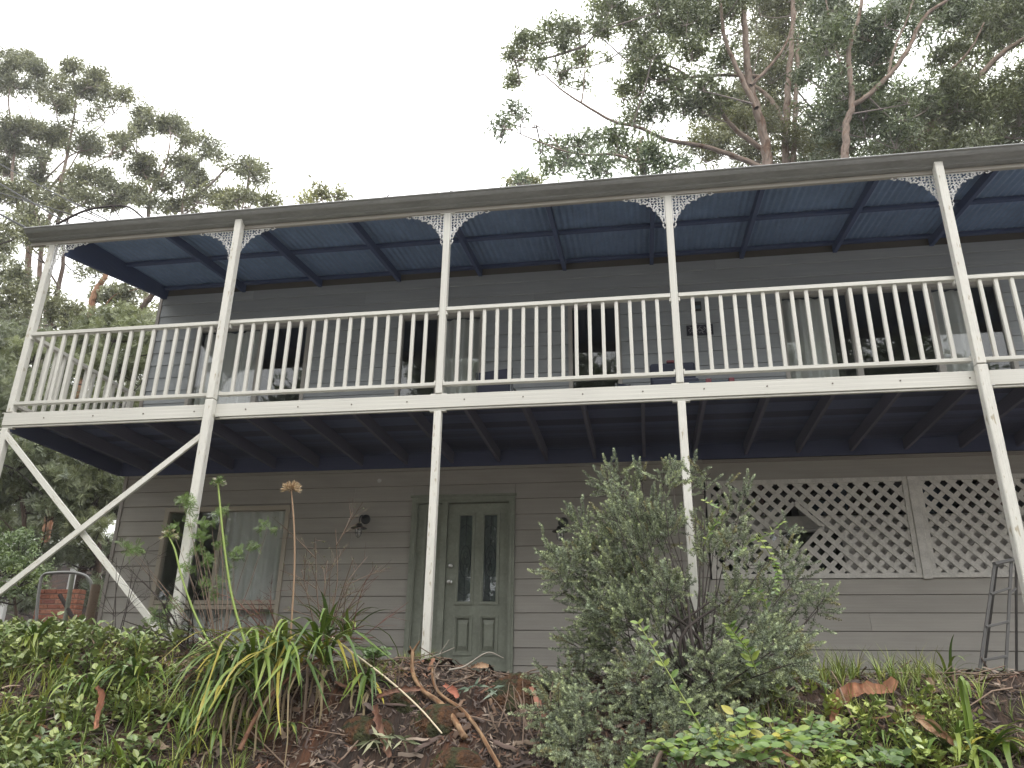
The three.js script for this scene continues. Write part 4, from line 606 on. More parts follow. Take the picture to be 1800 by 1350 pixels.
// nearer trees beyond the end of the house
{
  const wat = (label, seed, z, limbs, poly, n, rx, ry, o = {}) => buildTree(o.gum ? 'gum_tree' : 'wattle_tree', label, { seed, density: o.den || 135, puffs: 7, spray: o.spray || wattleSpray, size: o.size || 0.85, leaf: o.leaf || LEAF.wattle, bark: o.bark || M.darkBark, twigMat: o.twigMat || M.darkTwig, limbs: limbs.map(([p, a, b]) => ({ p: px(p, z), r0: a, r1: b })), clumps: fillPx(poly, n, rx, ry, z, o.zs || 1.6, seed + 50, o.holes || [], o.tint || 0) });
  wat('airy gum seen between the corner post and the roof edge', 61, -19, [[[[60, 800], [90, 560], [110, 470], [112, 430], [120, 380]], 0.14, 0.05], [[[100, 500], [70, 450], [55, 430], [70, 400], [60, 370]], 0.05, 0.02]], [[-60, 380], [50, 400], [60, 440], [140, 460], [280, 530], [280, 580], [100, 640], [-60, 640]], 26, 30, 20, { gum: 1, spray: gumSprayB, size: 1.25, leaf: LEAF.gumFar, den: 34, zs: 2.5, holes: [[85, 480, 22, 26], [20, 610, 18, 20], [165, 575, 12, 12]] });
  wat('gum with a bright orange peeling trunk behind the balcony end', 62, -17, [[[[130, 720], [160, 560], [163, 525], [172, 505], [185, 485], [195, 440]], 0.15, 0.10], [[[150, 600], [200, 520], [235, 510], [275, 495]], 0.03, 0.015]], [[90, 520], [290, 520], [285, 640], [100, 650]], 10, 26, 18, { gum: 1, spray: gumSprayB, size: 1.2, leaf: LEAF.gumFar, den: 30, bark: M.orangeBark, tint: 0.15 });
  wat('gum with a pale bare leaning trunk right beside the upper house corner', 63, -15, [[[[215, 660], [240, 560], [252, 538], [268, 518], [285, 480]], 0.13, 0.09]], [[200, 560], [290, 545], [280, 660], [200, 660]], 7, 24, 18, { gum: 1, spray: gumSprayB, size: 1.1, leaf: LEAF.gumFar, den: 30, tint: 0.25 });
  wat('dense yellow green wattle behind the balustrade end', 64, -11, [[[[170, 1000], [175, 800], [190, 700], [200, 640]], 0.09, 0.04], [[[185, 740], [150, 660], [120, 610]], 0.04, 0.02]], [[60, 610], [150, 575], [240, 560], [285, 600], [250, 760], [60, 760]], 26, 34, 24, { tint: 0.15, zs: 1.4 });
  wat('grey green wattle at the picture edge behind the corner post', 65, -13, [[[[-30, 1000], [-10, 800], [20, 700], [60, 610]], 0.1, 0.04], [[[-40, 720], [10, 680], [60, 620], [80, 600]], 0.05, 0.03]], [[-80, 560], [90, 600], [110, 760], [-80, 800]], 24, 36, 26, { tint: -0.02, zs: 1.6 });
  wat('dark twiggy wattle under the balcony end with crossing dark limbs', 66, -8.5, [[[[82, 1080], [62, 1000], [45, 940], [38, 880], [30, 800]], 0.06, 0.03], [[[62, 985], [20, 930], [-10, 900]], 0.03, 0.015], [[[45, 930], [40, 880], [0, 850], [-20, 840]], 0.035, 0.02], [[[78, 975], [50, 945], [10, 930]], 0.02, 0.01]], [[-80, 760], [60, 770], [130, 820], [120, 900], [80, 950], [-80, 930]], 22, 34, 24, { tint: -0.05, zs: 1.2, den: 135 });
  wat('slender dark stemmed wattle close to the lower house corner', 67, -9.5, [[[[170, 1080], [172, 930], [165, 850], [158, 815], [150, 760]], 0.07, 0.05], [[[160, 845], [130, 830], [105, 826], [85, 800]], 0.025, 0.012], [[[112, 858], [85, 842], [60, 832]], 0.02, 0.01]], [[60, 740], [230, 800], [225, 860], [190, 960], [120, 930], [90, 850]], 22, 30, 22, { tint: 0.05, zs: 1.2 });
  wat('low bright green wattle regrowth beside the tubular gate', 68, -6.5, [[[[30, 1130], [25, 1050], [20, 990]], 0.04, 0.02]], [[-60, 940], [40, 950], [70, 985], [60, 1040], [-60, 1060]], 14, 30, 20, { tint: 0.3, spray: gumSprayB, leaf: LEAF.broad, size: 0.55, den: 150 });
  wat('shadowy broad leaved tree behind the gate and the brick wall', 69, -10, [[[[200, 1120], [195, 1020], [190, 950]], 0.06, 0.03]], [[150, 900], [215, 930], [205, 1060], [180, 1080], [140, 1010], [60, 1010], [60, 1080], [30, 1120], [20, 1010]], 16, 26, 20, { tint: -0.1, den: 95 });
  wat('big dark wattle thicket tree filling the gap furthest behind the carport', 70, -20, [[[[60, 1100], [70, 900], [80, 780]], 0.14, 0.08]], [[-140, 640], [240, 700], [245, 900], [230, 960], [-140, 930]], 34, 44, 32, { tint: -0.02, size: 1.25, den: 85, zs: 2 });
}
// a wattle beside the balcony end, just out of view, that shades the end bay
{ const r = rng(77), cl = []; for (let i = 0; i < 16; i++) { const a = r() * 6.28, q = Math.sqrt(r()) * 1.7; cl.push({ p: V(-11.2 + Math.cos(a) * q, 2.6 + 7.2 * r(), 1.8 + Math.sin(a) * q), r: V(1.0, 0.8, 1.0), tint: 0 }); }
  buildTree('wattle_tree', 'bushy wattle shading the end of the balcony from just beyond the picture edge', { seed: 78, density: 40, size: 1.8, spray: wattleSpray, leaf: LEAF.wattle, bark: M.darkBark, twigMat: M.darkTwig, limbs: [{ p: [V(-11.2, 2, 1.8), V(-11, 5, 1.9), V(-11.3, 9, 1.7)], r0: 0.12, r1: 0.04 }], clumps: cl }); }
// trees on the near side, behind the viewer: seen only in the window panes
[[-15, 27, 16.5, 1], [-5.5, 31, 18.5, 2], [4, 27.5, 16.5, 3], [13, 30, 17.5, 4], [-25, 29, 17, 5], [23, 27, 17, 6], [-10, 37, 23, 7], [0, 39, 24, 8], [9, 38, 22, 9], [-19, 38, 22, 10]].forEach(([x, z, h, s]) => {
  const r = rng(900 + s), y0 = 0, limbs = [{ p: [V(x, 2, z), V(x + 0.5, h * 0.4, z), V(x - 0.3, h * 0.8, z + 0.5)], r0: 0.3, r1: 0.1 }], cl = [];
  for (let i = 0; i < 34; i++) { const a = r() * 6.28, q = Math.sqrt(r()) * 5.4, yy = h * (0.12 + 0.88 * r()); cl.push({ p: V(x + Math.cos(a) * q, yy, z + Math.sin(a) * q), r: V(1.5, 1.2, 1.5), tint: 0 }); }
  buildTree('gum_tree', ['broad gum on the near side', 'tallest gum on the near side of the garden', 'gum on the near side facing the door', 'gum on the near side facing the ladder', 'gum on the near side furthest along the added gravel', 'gum on the near side past the end of the added gravel', 'tall back row gum on the near side behind the broad gum', 'tall back row gum on the near side opposite the door', 'tall back row gum on the near side opposite the bush', 'tall back row gum on the near side opposite the gate'][s - 1] + ', mirrored in the panes', { seed: 800 + s, density: 14, size: 2.6, leaf: LEAF.gumDark, limbs, clumps: cl });
});

// ------------------------------------------------------------------ the bank: litter, branches and plants
function hit(px_, py_) { const d = ray(px_, py_); for (let t = 2; t < 14; t += 0.02) { const p = EYE.clone().addScaledVector(d, t); if (p.y < groundY(p.x, p.z)) return p; } return at(px_, py_, 0.6); }
const gnorm = (x, z) => V(groundY(x - 0.05, z) - groundY(x + 0.05, z), 0.1, groundY(x, z - 0.05) - groundY(x, z + 0.05)).normalize();
const onG = (x, z, up = 0) => V(x, groundY(x, z) + up, z);
{ // dead leaves
  const r = rng(71), s = new Soup();
  for (let i = 0; i < 3; i++) { const b = V(-0.05 + i * 0.04, 0.004 * i, -0.03 + 0.03 * i), d = V(Math.cos(i * 2.1), 0.12 * (i - 1), Math.sin(i * 2.1)); s.leaf(b, d.normalize(), V(-d.z, 0, d.x).normalize(), 0.10, 0.024, null, 0.25, 0.1); }
  const cols = [[0.17, 0.105, 0.07], [0.24, 0.15, 0.10], [0.13, 0.09, 0.075], [0.30, 0.22, 0.16], [0.20, 0.15, 0.13], [0.36, 0.28, 0.22], [0.26, 0.13, 0.08], [0.09, 0.065, 0.055]], list = [];
  for (let i = 0; i < 24000; i++) { const x = -7 + r() * 11.5, z = -1.7 + Math.pow(r(), 0.8) * 5, q = aim(gnorm(x, z).add(randDir(r).multiplyScalar(0.55)), r() * 6.28), c = cols[Math.floor(r() * 8)], k = (0.34 + 0.4 * r()) * (0.7 + 0.6 * fbm(x * 4 + 30, z * 4 + 30, 45, 2)); list.push([onG(x, z, 0.004 + 0.03 * r() * r()), q, 0.4 + 0.5 * r(), lin(c[0] * k, c[1] * k, c[2] * k)]); }
  const m = scatter('leaf_litter', s.geo(), new THREE.MeshStandardMaterial({ roughness: 0.85, side: THREE.DoubleSide }), list); tag(m, 'brown dead leaves strewn over the bank below the house', 'leaf litter', null, 'stuff');
  const ch = (() => { const P = [], I = []; for (let i = 0; i <= 6; i++) for (let k = 0; k <= 3; k++) { const a = (k / 3 - 0.5) * 1.9, w = 0.5 + 0.5 * Math.sin(i * 2.3 + k); P.push((i / 6 - 0.5) * 0.2, 0.016 * Math.cos(a) + 0.01 * Math.sin(i * 0.9), Math.sin(a) * 0.022 * (0.6 + 0.5 * w)); if (i && k) { const q = i * 4 + k; I.push(q - 5, q - 4, q, q - 5, q, q - 1); } } const g = new THREE.BufferGeometry(); g.setAttribute('position', new THREE.Float32BufferAttribute(P, 3)); g.setIndex(I); g.computeVertexNormals(); return g; })(), cl = [];
  for (let i = 0; i < 620; i++) { const x = -6.5 + r() * 10.5, z = -0.8 + Math.pow(r(), 0.8) * 3.6, c = cols[Math.floor(r() * 8)], k = 0.35 + 0.6 * r(); cl.push([onG(x, z, 0.012 + 0.03 * r()), aim(gnorm(x, z).add(randDir(r).multiplyScalar(0.5)), r() * 6.28), V(0.5 + 1.1 * r(), 0.8, 0.6 + 0.9 * r()), lin(c[0] * k, c[1] * k, c[2] * k)]); }
  tag(scatter('bark_litter', ch, new THREE.MeshStandardMaterial({ roughness: 0.9, side: THREE.DoubleSide }), cl), 'small curled bark scraps lying among the dead leaves of the bank', 'bark litter', null, 'stuff');
  const tw = tube([V(-0.14, 0, 0), V(-0.05, 0.012, 0.01), V(0.04, 0.004, 0), V(0.14, 0.012, -0.02)], 0.004, 0.002, 4), tl = [];
  for (let i = 0; i < 520; i++) { const x = -6.5 + r() * 10.5, z = -0.6 + r() * 3.6; const k = 0.6 + r() * 0.7; tl.push([onG(x, z, 0.02 + 0.03 * r()), aim(gnorm(x, z).add(randDir(r).multiplyScalar(0.4)), r() * 6.28), 0.6 + 1.6 * r(), lin(0.19 * k, 0.135 * k, 0.10 * k)]); }
  tag(scatter('twig_litter', tw, new THREE.MeshStandardMaterial({ roughness: 0.9 }), tl), 'small fallen twigs lying among the dead leaves of the bank', 'twig litter', null, 'stuff');
}
{ // lumps of rusty brown rock in the bank
  const spots = [[428, 1292, 0.22, 'mossy rusty rock at the left edge of the dead strap leaves'], [640, 1290, 0.20, 'brown rock below the hanging strap leaves'], [700, 1236, 0.14, 'small orange brown rock crossed by the pale straight stalk'], [768, 1272, 0.22, 'dark rock with green moss under the pale fallen branch'], [905, 1228, 0.30, 'largest dark rock in the bank beside the big bush'], [800, 1345, 0.18, 'mossy rock at the very bottom of the picture']];
  const M2 = std(0.22, 0.215, 0.20, 0.95, { map: rep(T.rock, 1.6, 1.6), bumpMap: rep(T.soilB, 2, 2), bumpScale: 0.03 }), moss = std(0.055, 0.075, 0.02, 0.95, { bumpMap: rep(T.soilB, 6, 6), bumpScale: 0.02 });
  spots.forEach(([x, y, R, label], i) => {
    const p = hit(x, y), g = new THREE.IcosahedronGeometry(R, 5), q = g.attributes.position; for (let k = 0; k < q.count; k++) { const a = q.getX(k) / R, b = q.getY(k) / R, c = q.getZ(k) / R, n = 0.72 + 0.4 * fbm(a * 1.6 + 5 * i + 9, b * 1.6 + c * 1.9 + 9, 200 + i, 4) + 0.12 * fbm(a * 6 + 40, b * 6 + c * 5 + 40, 300 + i, 3); q.setXYZ(k, a * R * n * 1.15, b * R * n * 0.85, c * R * n * 0.8); }
    g.computeVertexNormals(); uvBox(g); const t = thing('rock', label, 'rock', null, p.clone().add(V(0, -R * 0.25, -R * 0.35))); mesh(g, M2, 'boulder', t);
    if (i === 3 || i === 5 || i === 0) { const r = rng(i + 5), s = new Soup(); for (let k = 0; k < 900; k++) { const d = randDir(r); if (d.z < 0.1) d.z = -d.z; if (fbm(d.x * 2 + 7, d.y * 2 + 7 + d.z, 61 + i, 3) < 0.5) continue; const b = d.clone().multiply(V(R * 1.08, R * 0.8, R * 0.75)); s.leaf(b, d.clone().add(randDir(r)).normalize(), perp(d, r), 0.02, 0.008, null); } mesh(s.geo(), leafy(0.06, 0.085, 0.02, 0.9, 0.2), 'moss', t).userData.kind = 'stuff'; }
  });
}
function branchThing(name, label, cat, mat, limbs, seed = 1) { const g = limbs.map(([p, a, b], i) => tube(smooth(p.map(q => q.isVector3 ? q : V(...q)), p.length * 6), a, b, 8, 0.16, seed + i)); const m = mesh(merge(g), mat, name); return tag(m, label, cat); }
const hz = (x, y, up = 0.02) => { const p = hit(x, y); up += 0.025; p.y += up; p.z += up * 0.6; return p; };
branchThing('fallen_branch', 'pale peeled crooked branch lying below the white post in front of the green door', 'branch', M.paleTwig, [[[hz(727, 1163, 0.05), hz(726, 1190), hz(745, 1225), hz(770, 1243), hz(790, 1262), hz(818, 1306, 0.01)], 0.016, 0.024], [[hz(727, 1163, 0.05), hz(740, 1148, 0.07)], 0.013, 0.006], [[hz(727, 1164, 0.05), hz(722, 1157, 0.07)], 0.009, 0.005]], 3);
branchThing('fallen_branch', 'thinner pale branch lying close beside the crooked peeled branch', 'branch', M.paleTwig, [[[hz(761, 1181, 0.03), hz(764, 1212), hz(776, 1232), hz(812, 1258), hz(842, 1295), hz(862, 1330), hz(880, 1362)], 0.011, 0.016]], 7);
branchThing('fallen_branch', 'reddish brown stem slanting across the hanging strap leaves', 'branch', std(0.24, 0.14, 0.09, 0.85, { map: rep(T.bark, 1, 2) }), [[[hz(592, 1189, 0.16), hz(520, 1243, 0.20), hz(470, 1290, 0.18), hz(425, 1352, 0.1)], 0.012, 0.017]], 9);
branchThing('dry_stalk', 'straight pale dry stalk lying slantwise over the brown rocks', 'stalk', std(0.58, 0.50, 0.36, 0.8), [[[hz(588, 1153, 0.12), hz(690, 1224, 0.08), hz(742, 1268, 0.06), hz(778, 1303, 0.03)], 0.008, 0.006]], 11);
branchThing('fallen_branch', 'curved bare grey stem at the foot of the big bush', 'branch', std(0.30, 0.23, 0.18, 0.85), [[[at(1148, 1356, 1.75), at(1165, 1318, 1.75), at(1195, 1285, 1.72), at(1232, 1276, 1.65)], 0.016, 0.010]], 13);
branchThing('fallen_branch', 'thin grey bent twig lying in front of the green door sill', 'branch', std(0.30, 0.27, 0.23, 0.9), [[[hz(790, 1188, 0.02), at(815, 1172, 0.5), at(850, 1150, 0.5), at(862, 1147, 0.5), at(885, 1157, 0.45)], 0.009, 0.004], [[at(730, 1163, 0.4), at(772, 1150, 0.4), at(800, 1138, 0.4)], 0.005, 0.003], [[at(772, 1150, 0.4), at(790, 1124, 0.38)], 0.004, 0.002]], 17);
{ const r = rng(33), l = []; for (let i = 0; i < 16; i++) { const x = 870 + r() * 90, a = hz(x, 1270 + r() * 70, 0.02), b = hz(x + (r() - 0.6) * 90, 1235 + r() * 40, 0.10 + 0.08 * r()); l.push([[a, a.clone().lerp(b, 0.5).add(V(gauss(r) * 0.03, 0.02, 0.02)), b], 0.006, 0.002]); } branchThing('brush_pile', 'heap of thin dry brown twigs beside the largest dark rock', 'twigs', M.twig, l, 19); }
// sheets of shed bark
function barkStrip(label, pts, w, mat, curl = 0.9, seed = 1) {
  const c = smooth(pts, 18), P = [], I = [], n = c.length, K = 7; for (let i = 0; i < n; i++) { const t = c[Math.min(n - 1, i + 1)].clone().sub(c[Math.max(0, i - 1)]).normalize(), s = t.clone().cross(V(0, 0.5, 1)).normalize(), nn = s.clone().cross(t), u = i / (n - 1), ww = w * (0.55 + 0.45 * Math.sin(Math.PI * clamp(u * 0.9 + 0.08, 0, 1))) * (0.6 + 0.75 * hash2(i, seed, 3)); for (let k = 0; k <= K; k++) { const a = (k / K - 0.5) * 2 * curl, q = c[i].clone().addScaledVector(s, Math.sin(a) / curl * ww / 2).addScaledVector(nn, (1 - Math.cos(a)) / curl * ww * 0.5 + (hash2(i, k, seed) - 0.5) * 0.006); P.push(q.x, q.y, q.z); } if (i) for (let k = 0; k < K; k++) { const a = (i - 1) * (K + 1) + k; I.push(a, a + K + 1, a + 1, a + 1, a + K + 1, a + K + 2); } }
  const g = new THREE.BufferGeometry(); g.setAttribute('position', new THREE.Float32BufferAttribute(P, 3)); g.setIndex(I); g.computeVertexNormals(); uvBox(g); const m2 = mat.clone(); m2.side = THREE.DoubleSide; tag(mesh(g, m2, 'bark_strip'), label, 'bark');
}
const barkOrange = std(0.40, 0.215, 0.135, 0.85, { map: rep(T.bark, 2, 2) }), barkPink = std(0.27, 0.165, 0.125, 0.85, { map: rep(T.bark, 2, 2) }), barkCream = std(0.55, 0.42, 0.30, 0.85, { map: rep(T.bark, 2, 2) });
barkStrip('large ragged orange sheet of bark draped over the ground cover', [hz(1464, 1290, 0.03), hz(1470, 1262, 0.06), hz(1492, 1240, 0.07), hz(1525, 1232, 0.06), hz(1558, 1230, 0.05), hz(1573, 1218, 0.07)], 0.095, barkOrange, 0.35, 2);
barkStrip('rolled cream and red bark pointing up out of the strap leaved plant', [hz(1600, 1280, 0.06), hz(1635, 1310, 0.08), hz(1690, 1342, 0.06)], 0.10, barkCream, 1.5, 5);
barkStrip('cream bark roll lying level above the strap leaved plant', [hz(1575, 1262, 0.03), hz(1610, 1262, 0.03), hz(1650, 1263, 0.03)], 0.07, barkCream, 1.4, 6);
barkStrip('pinkish curled bark strip lying level over the brown rock', [hz(665, 1252, 0.08), hz(700, 1241, 0.08), hz(742, 1237, 0.08)], 0.07, barkPink, 1.3, 7);
barkStrip('upright pink bark strip hanging down the bank below the curled bark', [hz(662, 1260, 0.06), hz(668, 1290, 0.06), hz(688, 1350, 0.05)], 0.07, barkPink, 1.1, 8);
barkStrip('short orange bark piece in the middle of the left ground cover', [hz(178, 1252, 0.16), hz(188, 1268, 0.16), hz(180, 1300, 0.14), hz(176, 1318, 0.12)], 0.06, barkOrange, 0.9, 9);
barkStrip('dark red bark strip beside the thinner pale branch', [hz(782, 1217, 0.03), hz(800, 1230, 0.03), hz(806, 1240, 0.03)], 0.06, std(0.30, 0.11, 0.07, 0.85), 0.8, 10);
barkStrip('long reddish bark strip leaning on the dark rock by the big bush', [hz(935, 1228, 0.06), hz(950, 1265, 0.07), hz(968, 1300, 0.05)], 0.05, std(0.28, 0.13, 0.09, 0.85), 1.1, 11);
barkStrip('tan bark piece lying in front of the door threshold', [hz(828, 1188, 0.03), hz(845, 1183, 0.03), hz(860, 1184, 0.03)], 0.06, barkCream, 0.9, 12);

// strap leaved plants
const strapMats = [[0.115, 0.19, 0.03], [0.16, 0.24, 0.035], [0.08, 0.14, 0.03], [0.23, 0.29, 0.05], [0.30, 0.33, 0.07]].map(c => leafy(...c, 0.48, 0.25)), strapDry = [[0.19, 0.14, 0.085], [0.115, 0.08, 0.055], [0.28, 0.22, 0.13]].map(c => leafy(...c, 0.8, 0.15)), strapYellow = leafy(0.42, 0.36, 0.05, 0.5, 0.3);
function strapPlant(label, root, n, len, o = {}) {
  const r = rng(o.seed || 1), t = thing(o.name || 'agapanthus_plant', label, 'plant', o.group, root), heads = o.heads || [[0, 0, 0]];
  for (let i = 0; i < n; i++) {
    const h = heads[i % heads.length], a = o.dir !== undefined ? o.dir + gauss(r) * (o.fan || 1.2) : (r() < 0.65 ? Math.PI / 2 + gauss(r) * 1.3 : r() * 6.283), L = len * (0.6 + 0.6 * r()), el = (o.el || 0.9) + gauss(r) * 0.25, droop = (o.droop || 1.2) * (0.35 + 1.1 * r()), twist = gauss(r) * 0.09, emin = -(0.45 + 0.95 * r()), pts = [V(h[0] + gauss(r) * 0.02, h[1], h[2] + gauss(r) * 0.02)];
    let e = el, az = a; for (let k = 1; k <= 9; k++) { az += twist; const p = pts[k - 1]; pts.push(V(p.x + Math.cos(az) * Math.cos(e) * L / 9, p.y + Math.sin(e) * L / 9, p.z + Math.sin(az) * Math.cos(e) * L / 9)); e = Math.max(emin, e - droop * (0.10 + 0.05 * k) * 0.9); }
    const w = (o.w || 0.034) * (0.75 + 0.5 * r()); mesh(strap(pts, w * 0.7, w, w * 0.12, 0.16), r() < (o.yellow || 0.03) ? strapYellow : strapMats[Math.floor(r() * (o.mats || 4))], 'leaf', t);
  }
  for (let i = 0; i < (o.dry || 0); i++) { const h = heads[i % heads.length], a = 0.6 + r() * 2, L = len * (0.6 + 0.8 * r()), pts = [V(h[0] + gauss(r) * 0.07, h[1] - 0.04, h[2] + 0.03)]; let e = -0.2 + gauss(r) * 0.4; for (let k = 1; k <= 7; k++) { const p = pts[k - 1]; pts.push(V(p.x + Math.cos(a) * Math.cos(e) * L / 7 * 0.5 + gauss(r) * 0.022, p.y + Math.sin(e) * L / 7, p.z + Math.sin(a) * Math.cos(e) * L / 7)); e = Math.max(-1.5, e - 0.45); } const w = 0.011 + 0.012 * r(); mesh(strap(pts, w, w, w * 0.3, 0.35), strapDry[Math.floor(r() * 3)], 'dead_leaf', t); }
  return t;
}
const rootA = hit(520, 1185);
strapPlant('biggest strap leaved clump spilling down the bank with dead leaves hanging beneath', rootA.clone().add(V(0, 0.05, 0.05)), 140, 0.98, { seed: 5, droop: 1.25, el: 0.75, w: 0.028, heads: [[-0.32, 0.0, 0.02], [-0.06, 0.06, 0.1], [0.2, 0.1, 0.05], [0.02, -0.05, 0.2], [-0.5, -0.06, 0.1], [0.32, 0.02, 0.12], [-0.2, -0.12, 0.3]], dry: 44, yellow: 0.06 });
strapPlant('messy strap leaved clump filling the gap under the leaning flower stem', hit(405, 1235).add(V(0, 0, 0.05)), 30, 0.6, { seed: 21, droop: 1.5, el: 0.85, w: 0.03, dry: 14, yellow: 0.06 });
strapPlant('trailing strap leaves under the end of the straight pale stalk', hit(640, 1205), 22, 0.5, { seed: 22, droop: 1.6, el: 0.7, w: 0.026, dry: 16, yellow: 0.1 });
strapPlant('low strap leaved tuft at the left end of the lower ground cover', hit(75, 1275), 22, 0.42, { seed: 24, droop: 1.2, el: 0.8, w: 0.02 });
strapPlant('narrow strap leaves between the bright bottom clump and the rosette', hit(385, 1300), 20, 0.45, { seed: 25, droop: 1.2, el: 0.75, w: 0.022 });
strapPlant('strap leaved tuft halfway down the ground cover below the tubular gate', hit(100, 1190), 16, 0.36, { seed: 26, droop: 1.1, el: 0.9, w: 0.026 });
strapPlant('narrow strap leaves under the pale round leaved creeper', hit(1560, 1300), 18, 0.4, { seed: 27, droop: 1.2, el: 0.7, w: 0.018 });
strapPlant('strap leaved tuft behind the short orange bark piece', hit(150, 1225), 20, 0.42, { seed: 23, droop: 1.2, el: 0.9, w: 0.03 });
strapPlant('upright bright green strap leaves rising behind the biggest clump', hit(590, 1140).add(V(0, 0.05, -0.1)), 16, 0.42, { seed: 6, droop: 0.8, el: 1.25, w: 0.042, heads: [[-0.12, 0, 0], [0.05, 0.02, 0]], mats: 4 });
strapPlant('strap leaved clump with wide arching leaves between the corner post foot and the biggest clump', hit(240, 1205), 24, 0.5, { seed: 7, droop: 1.2, el: 0.85, w: 0.036 });
strapPlant('bright green upright strap leaves at the very bottom below the ground cover', hit(262, 1348).add(V(0, -0.12, 0.1)), 34, 0.42, { seed: 8, droop: 0.7, el: 1.15, w: 0.034, heads: [[0, 0, 0], [0.1, 0, 0.02], [-0.1, 0, 0]] });
strapPlant('strap leaved plant at the far edge of the ground cover by the gate', hit(60, 1135), 18, 0.40, { seed: 9, droop: 1.0, el: 1.0, w: 0.042 });
strapPlant('narrow leaved clump crossing the lower ground cover', hit(330, 1262), 26, 0.55, { seed: 10, droop: 1.5, el: 0.7, w: 0.022 });
strapPlant('small pale green rosette on the bare soil at the bottom', hit(335, 1322), 18, 0.17, { seed: 11, droop: 1.3, el: 0.8, w: 0.016, mats: 5, name: 'rosette_plant' });
strapPlant('small pale rosette hanging in the dead strap leaves', hit(512, 1285).add(V(0, 0.03, 0.1)), 12, 0.24, { seed: 12, droop: 1.3, el: 0.6, w: 0.02, mats: 5, name: 'rosette_plant' });
const rootR = hit(1690, 1318);
const pr_ = strapPlant('glossy strap leaved plant around the cream bark roll', rootR.clone().add(V(0, -0.05, 0.05)), 30, 0.52, { seed: 13, droop: 1.0, el: 0.85, w: 0.036, heads: [[0, 0, 0], [0.12, 0.02, 0.03], [-0.08, 0.03, 0]] });
for (const [dx, h] of [[0.03, 0.50], [0.055, 0.47]]) mesh(strap(smooth([V(dx, 0, 0), V(dx + 0.005, h * 0.5, 0.02), V(dx + 0.01, h, 0.03), V(dx + 0.02, h * 0.98, 0.05), V(dx + 0.025, h * 0.8, 0.06)], 14), 0.03, 0.034, 0.012, 0.3, V(0.3, 0.2, 1)), strapMats[1], 'leaf', pr_);
strapPlant('slender upright strap leaves against the weatherboards next to the ladder foot', hit(1672, 1200), 9, 0.34, { seed: 14, droop: 0.7, el: 1.2, w: 0.02 });
strapPlant('strap leaved plant cut off by the picture edge beside the ladder bank', hit(1790, 1330), 18, 0.5, { seed: 15, droop: 1.1, el: 0.8, w: 0.034, dir: Math.PI, fan: 1.2 });
// tall flower stems
function flowerStem(label, pts, r0, mat, head) {
  const t = thing('flower_stem', label, 'flower', null, pts[0]), loc = pts.map(p => p.clone().sub(pts[0])), r = rng(Math.round(pts[0].x * 100) + 500), c = smooth(loc, 20), tip = c[c.length - 1];
  mesh(tube(c, r0, r0 * 0.75, 8), mat, 'stem', t); const a = new Soup(), st = [], R = head.R;
  for (let i = 0; i < head.n; i++) { const d = randDir(r); d.y = Math.abs(d.y) * 0.9 - head.low; d.normalize(); const L = R * (0.65 + 0.4 * r()), e = tip.clone().addScaledVector(d, L); st.push(tube([tip, tip.clone().addScaledVector(d, L * 0.5).add(V(0, 0.006, 0)), e], 0.0014, 0.001, 4, 0, 1, false)); const k = head.cols[Math.floor(r() * head.cols.length)]; for (let q = 0; q < 3; q++) a.leaf(e, d.clone().add(randDir(r).multiplyScalar(0.5)).normalize(), perp(d, r), head.len * (0.7 + 0.6 * r()), head.len * 0.3, k, 0.2, head.sag || 0); }
  mesh(merge(st), mat, 'flower_stalk', t); mesh(a.geo(), leafy(1, 1, 1, 0.8, 0.2, { vertexColors: true }), 'flower_head', t).userData.kind = 'stuff';
}
const greenStem = std(0.20, 0.27, 0.06, 0.5), dryStem = std(0.24, 0.16, 0.10, 0.8);
flowerStem('tallest green flower stem with a fading green and white head by the white post', [at(432, 1135, 0.9), at(408, 1050, 0.9), at(393, 950, 0.88), at(386, 880, 0.86), at(383, 850, 0.85)], 0.0115, greenStem, { n: 60, R: 0.055, len: 0.03, low: 0.25, cols: [[0.14, 0.22, 0.07], [0.20, 0.28, 0.10], [0.50, 0.46, 0.36], [0.12, 0.17, 0.06]] });
flowerStem('leaning green flower stem with a drooping pale head in front of the dark window pane', [at(386, 1162, 0.85), at(345, 1085, 0.85), at(318, 1010, 0.85), at(307, 965, 0.84), at(297, 944, 0.83)], 0.0105, greenStem, { n: 44, R: 0.075, len: 0.034, low: 0.15, cols: [[0.50, 0.45, 0.30], [0.22, 0.26, 0.10], [0.55, 0.52, 0.44], [0.25, 0.2, 0.1]], sag: 0.3 });
flowerStem('dry brown flower stem with a straw coloured spiky seed head', [at(503, 1200, 1.0), at(512, 1100, 1.0), at(518, 980, 0.98), at(516, 910, 0.96), at(512, 862, 0.95)], 0.0095, dryStem, { n: 70, R: 0.045, len: 0.055, low: -0.05, cols: [[0.52, 0.40, 0.26], [0.42, 0.30, 0.18], [0.62, 0.50, 0.34]] });
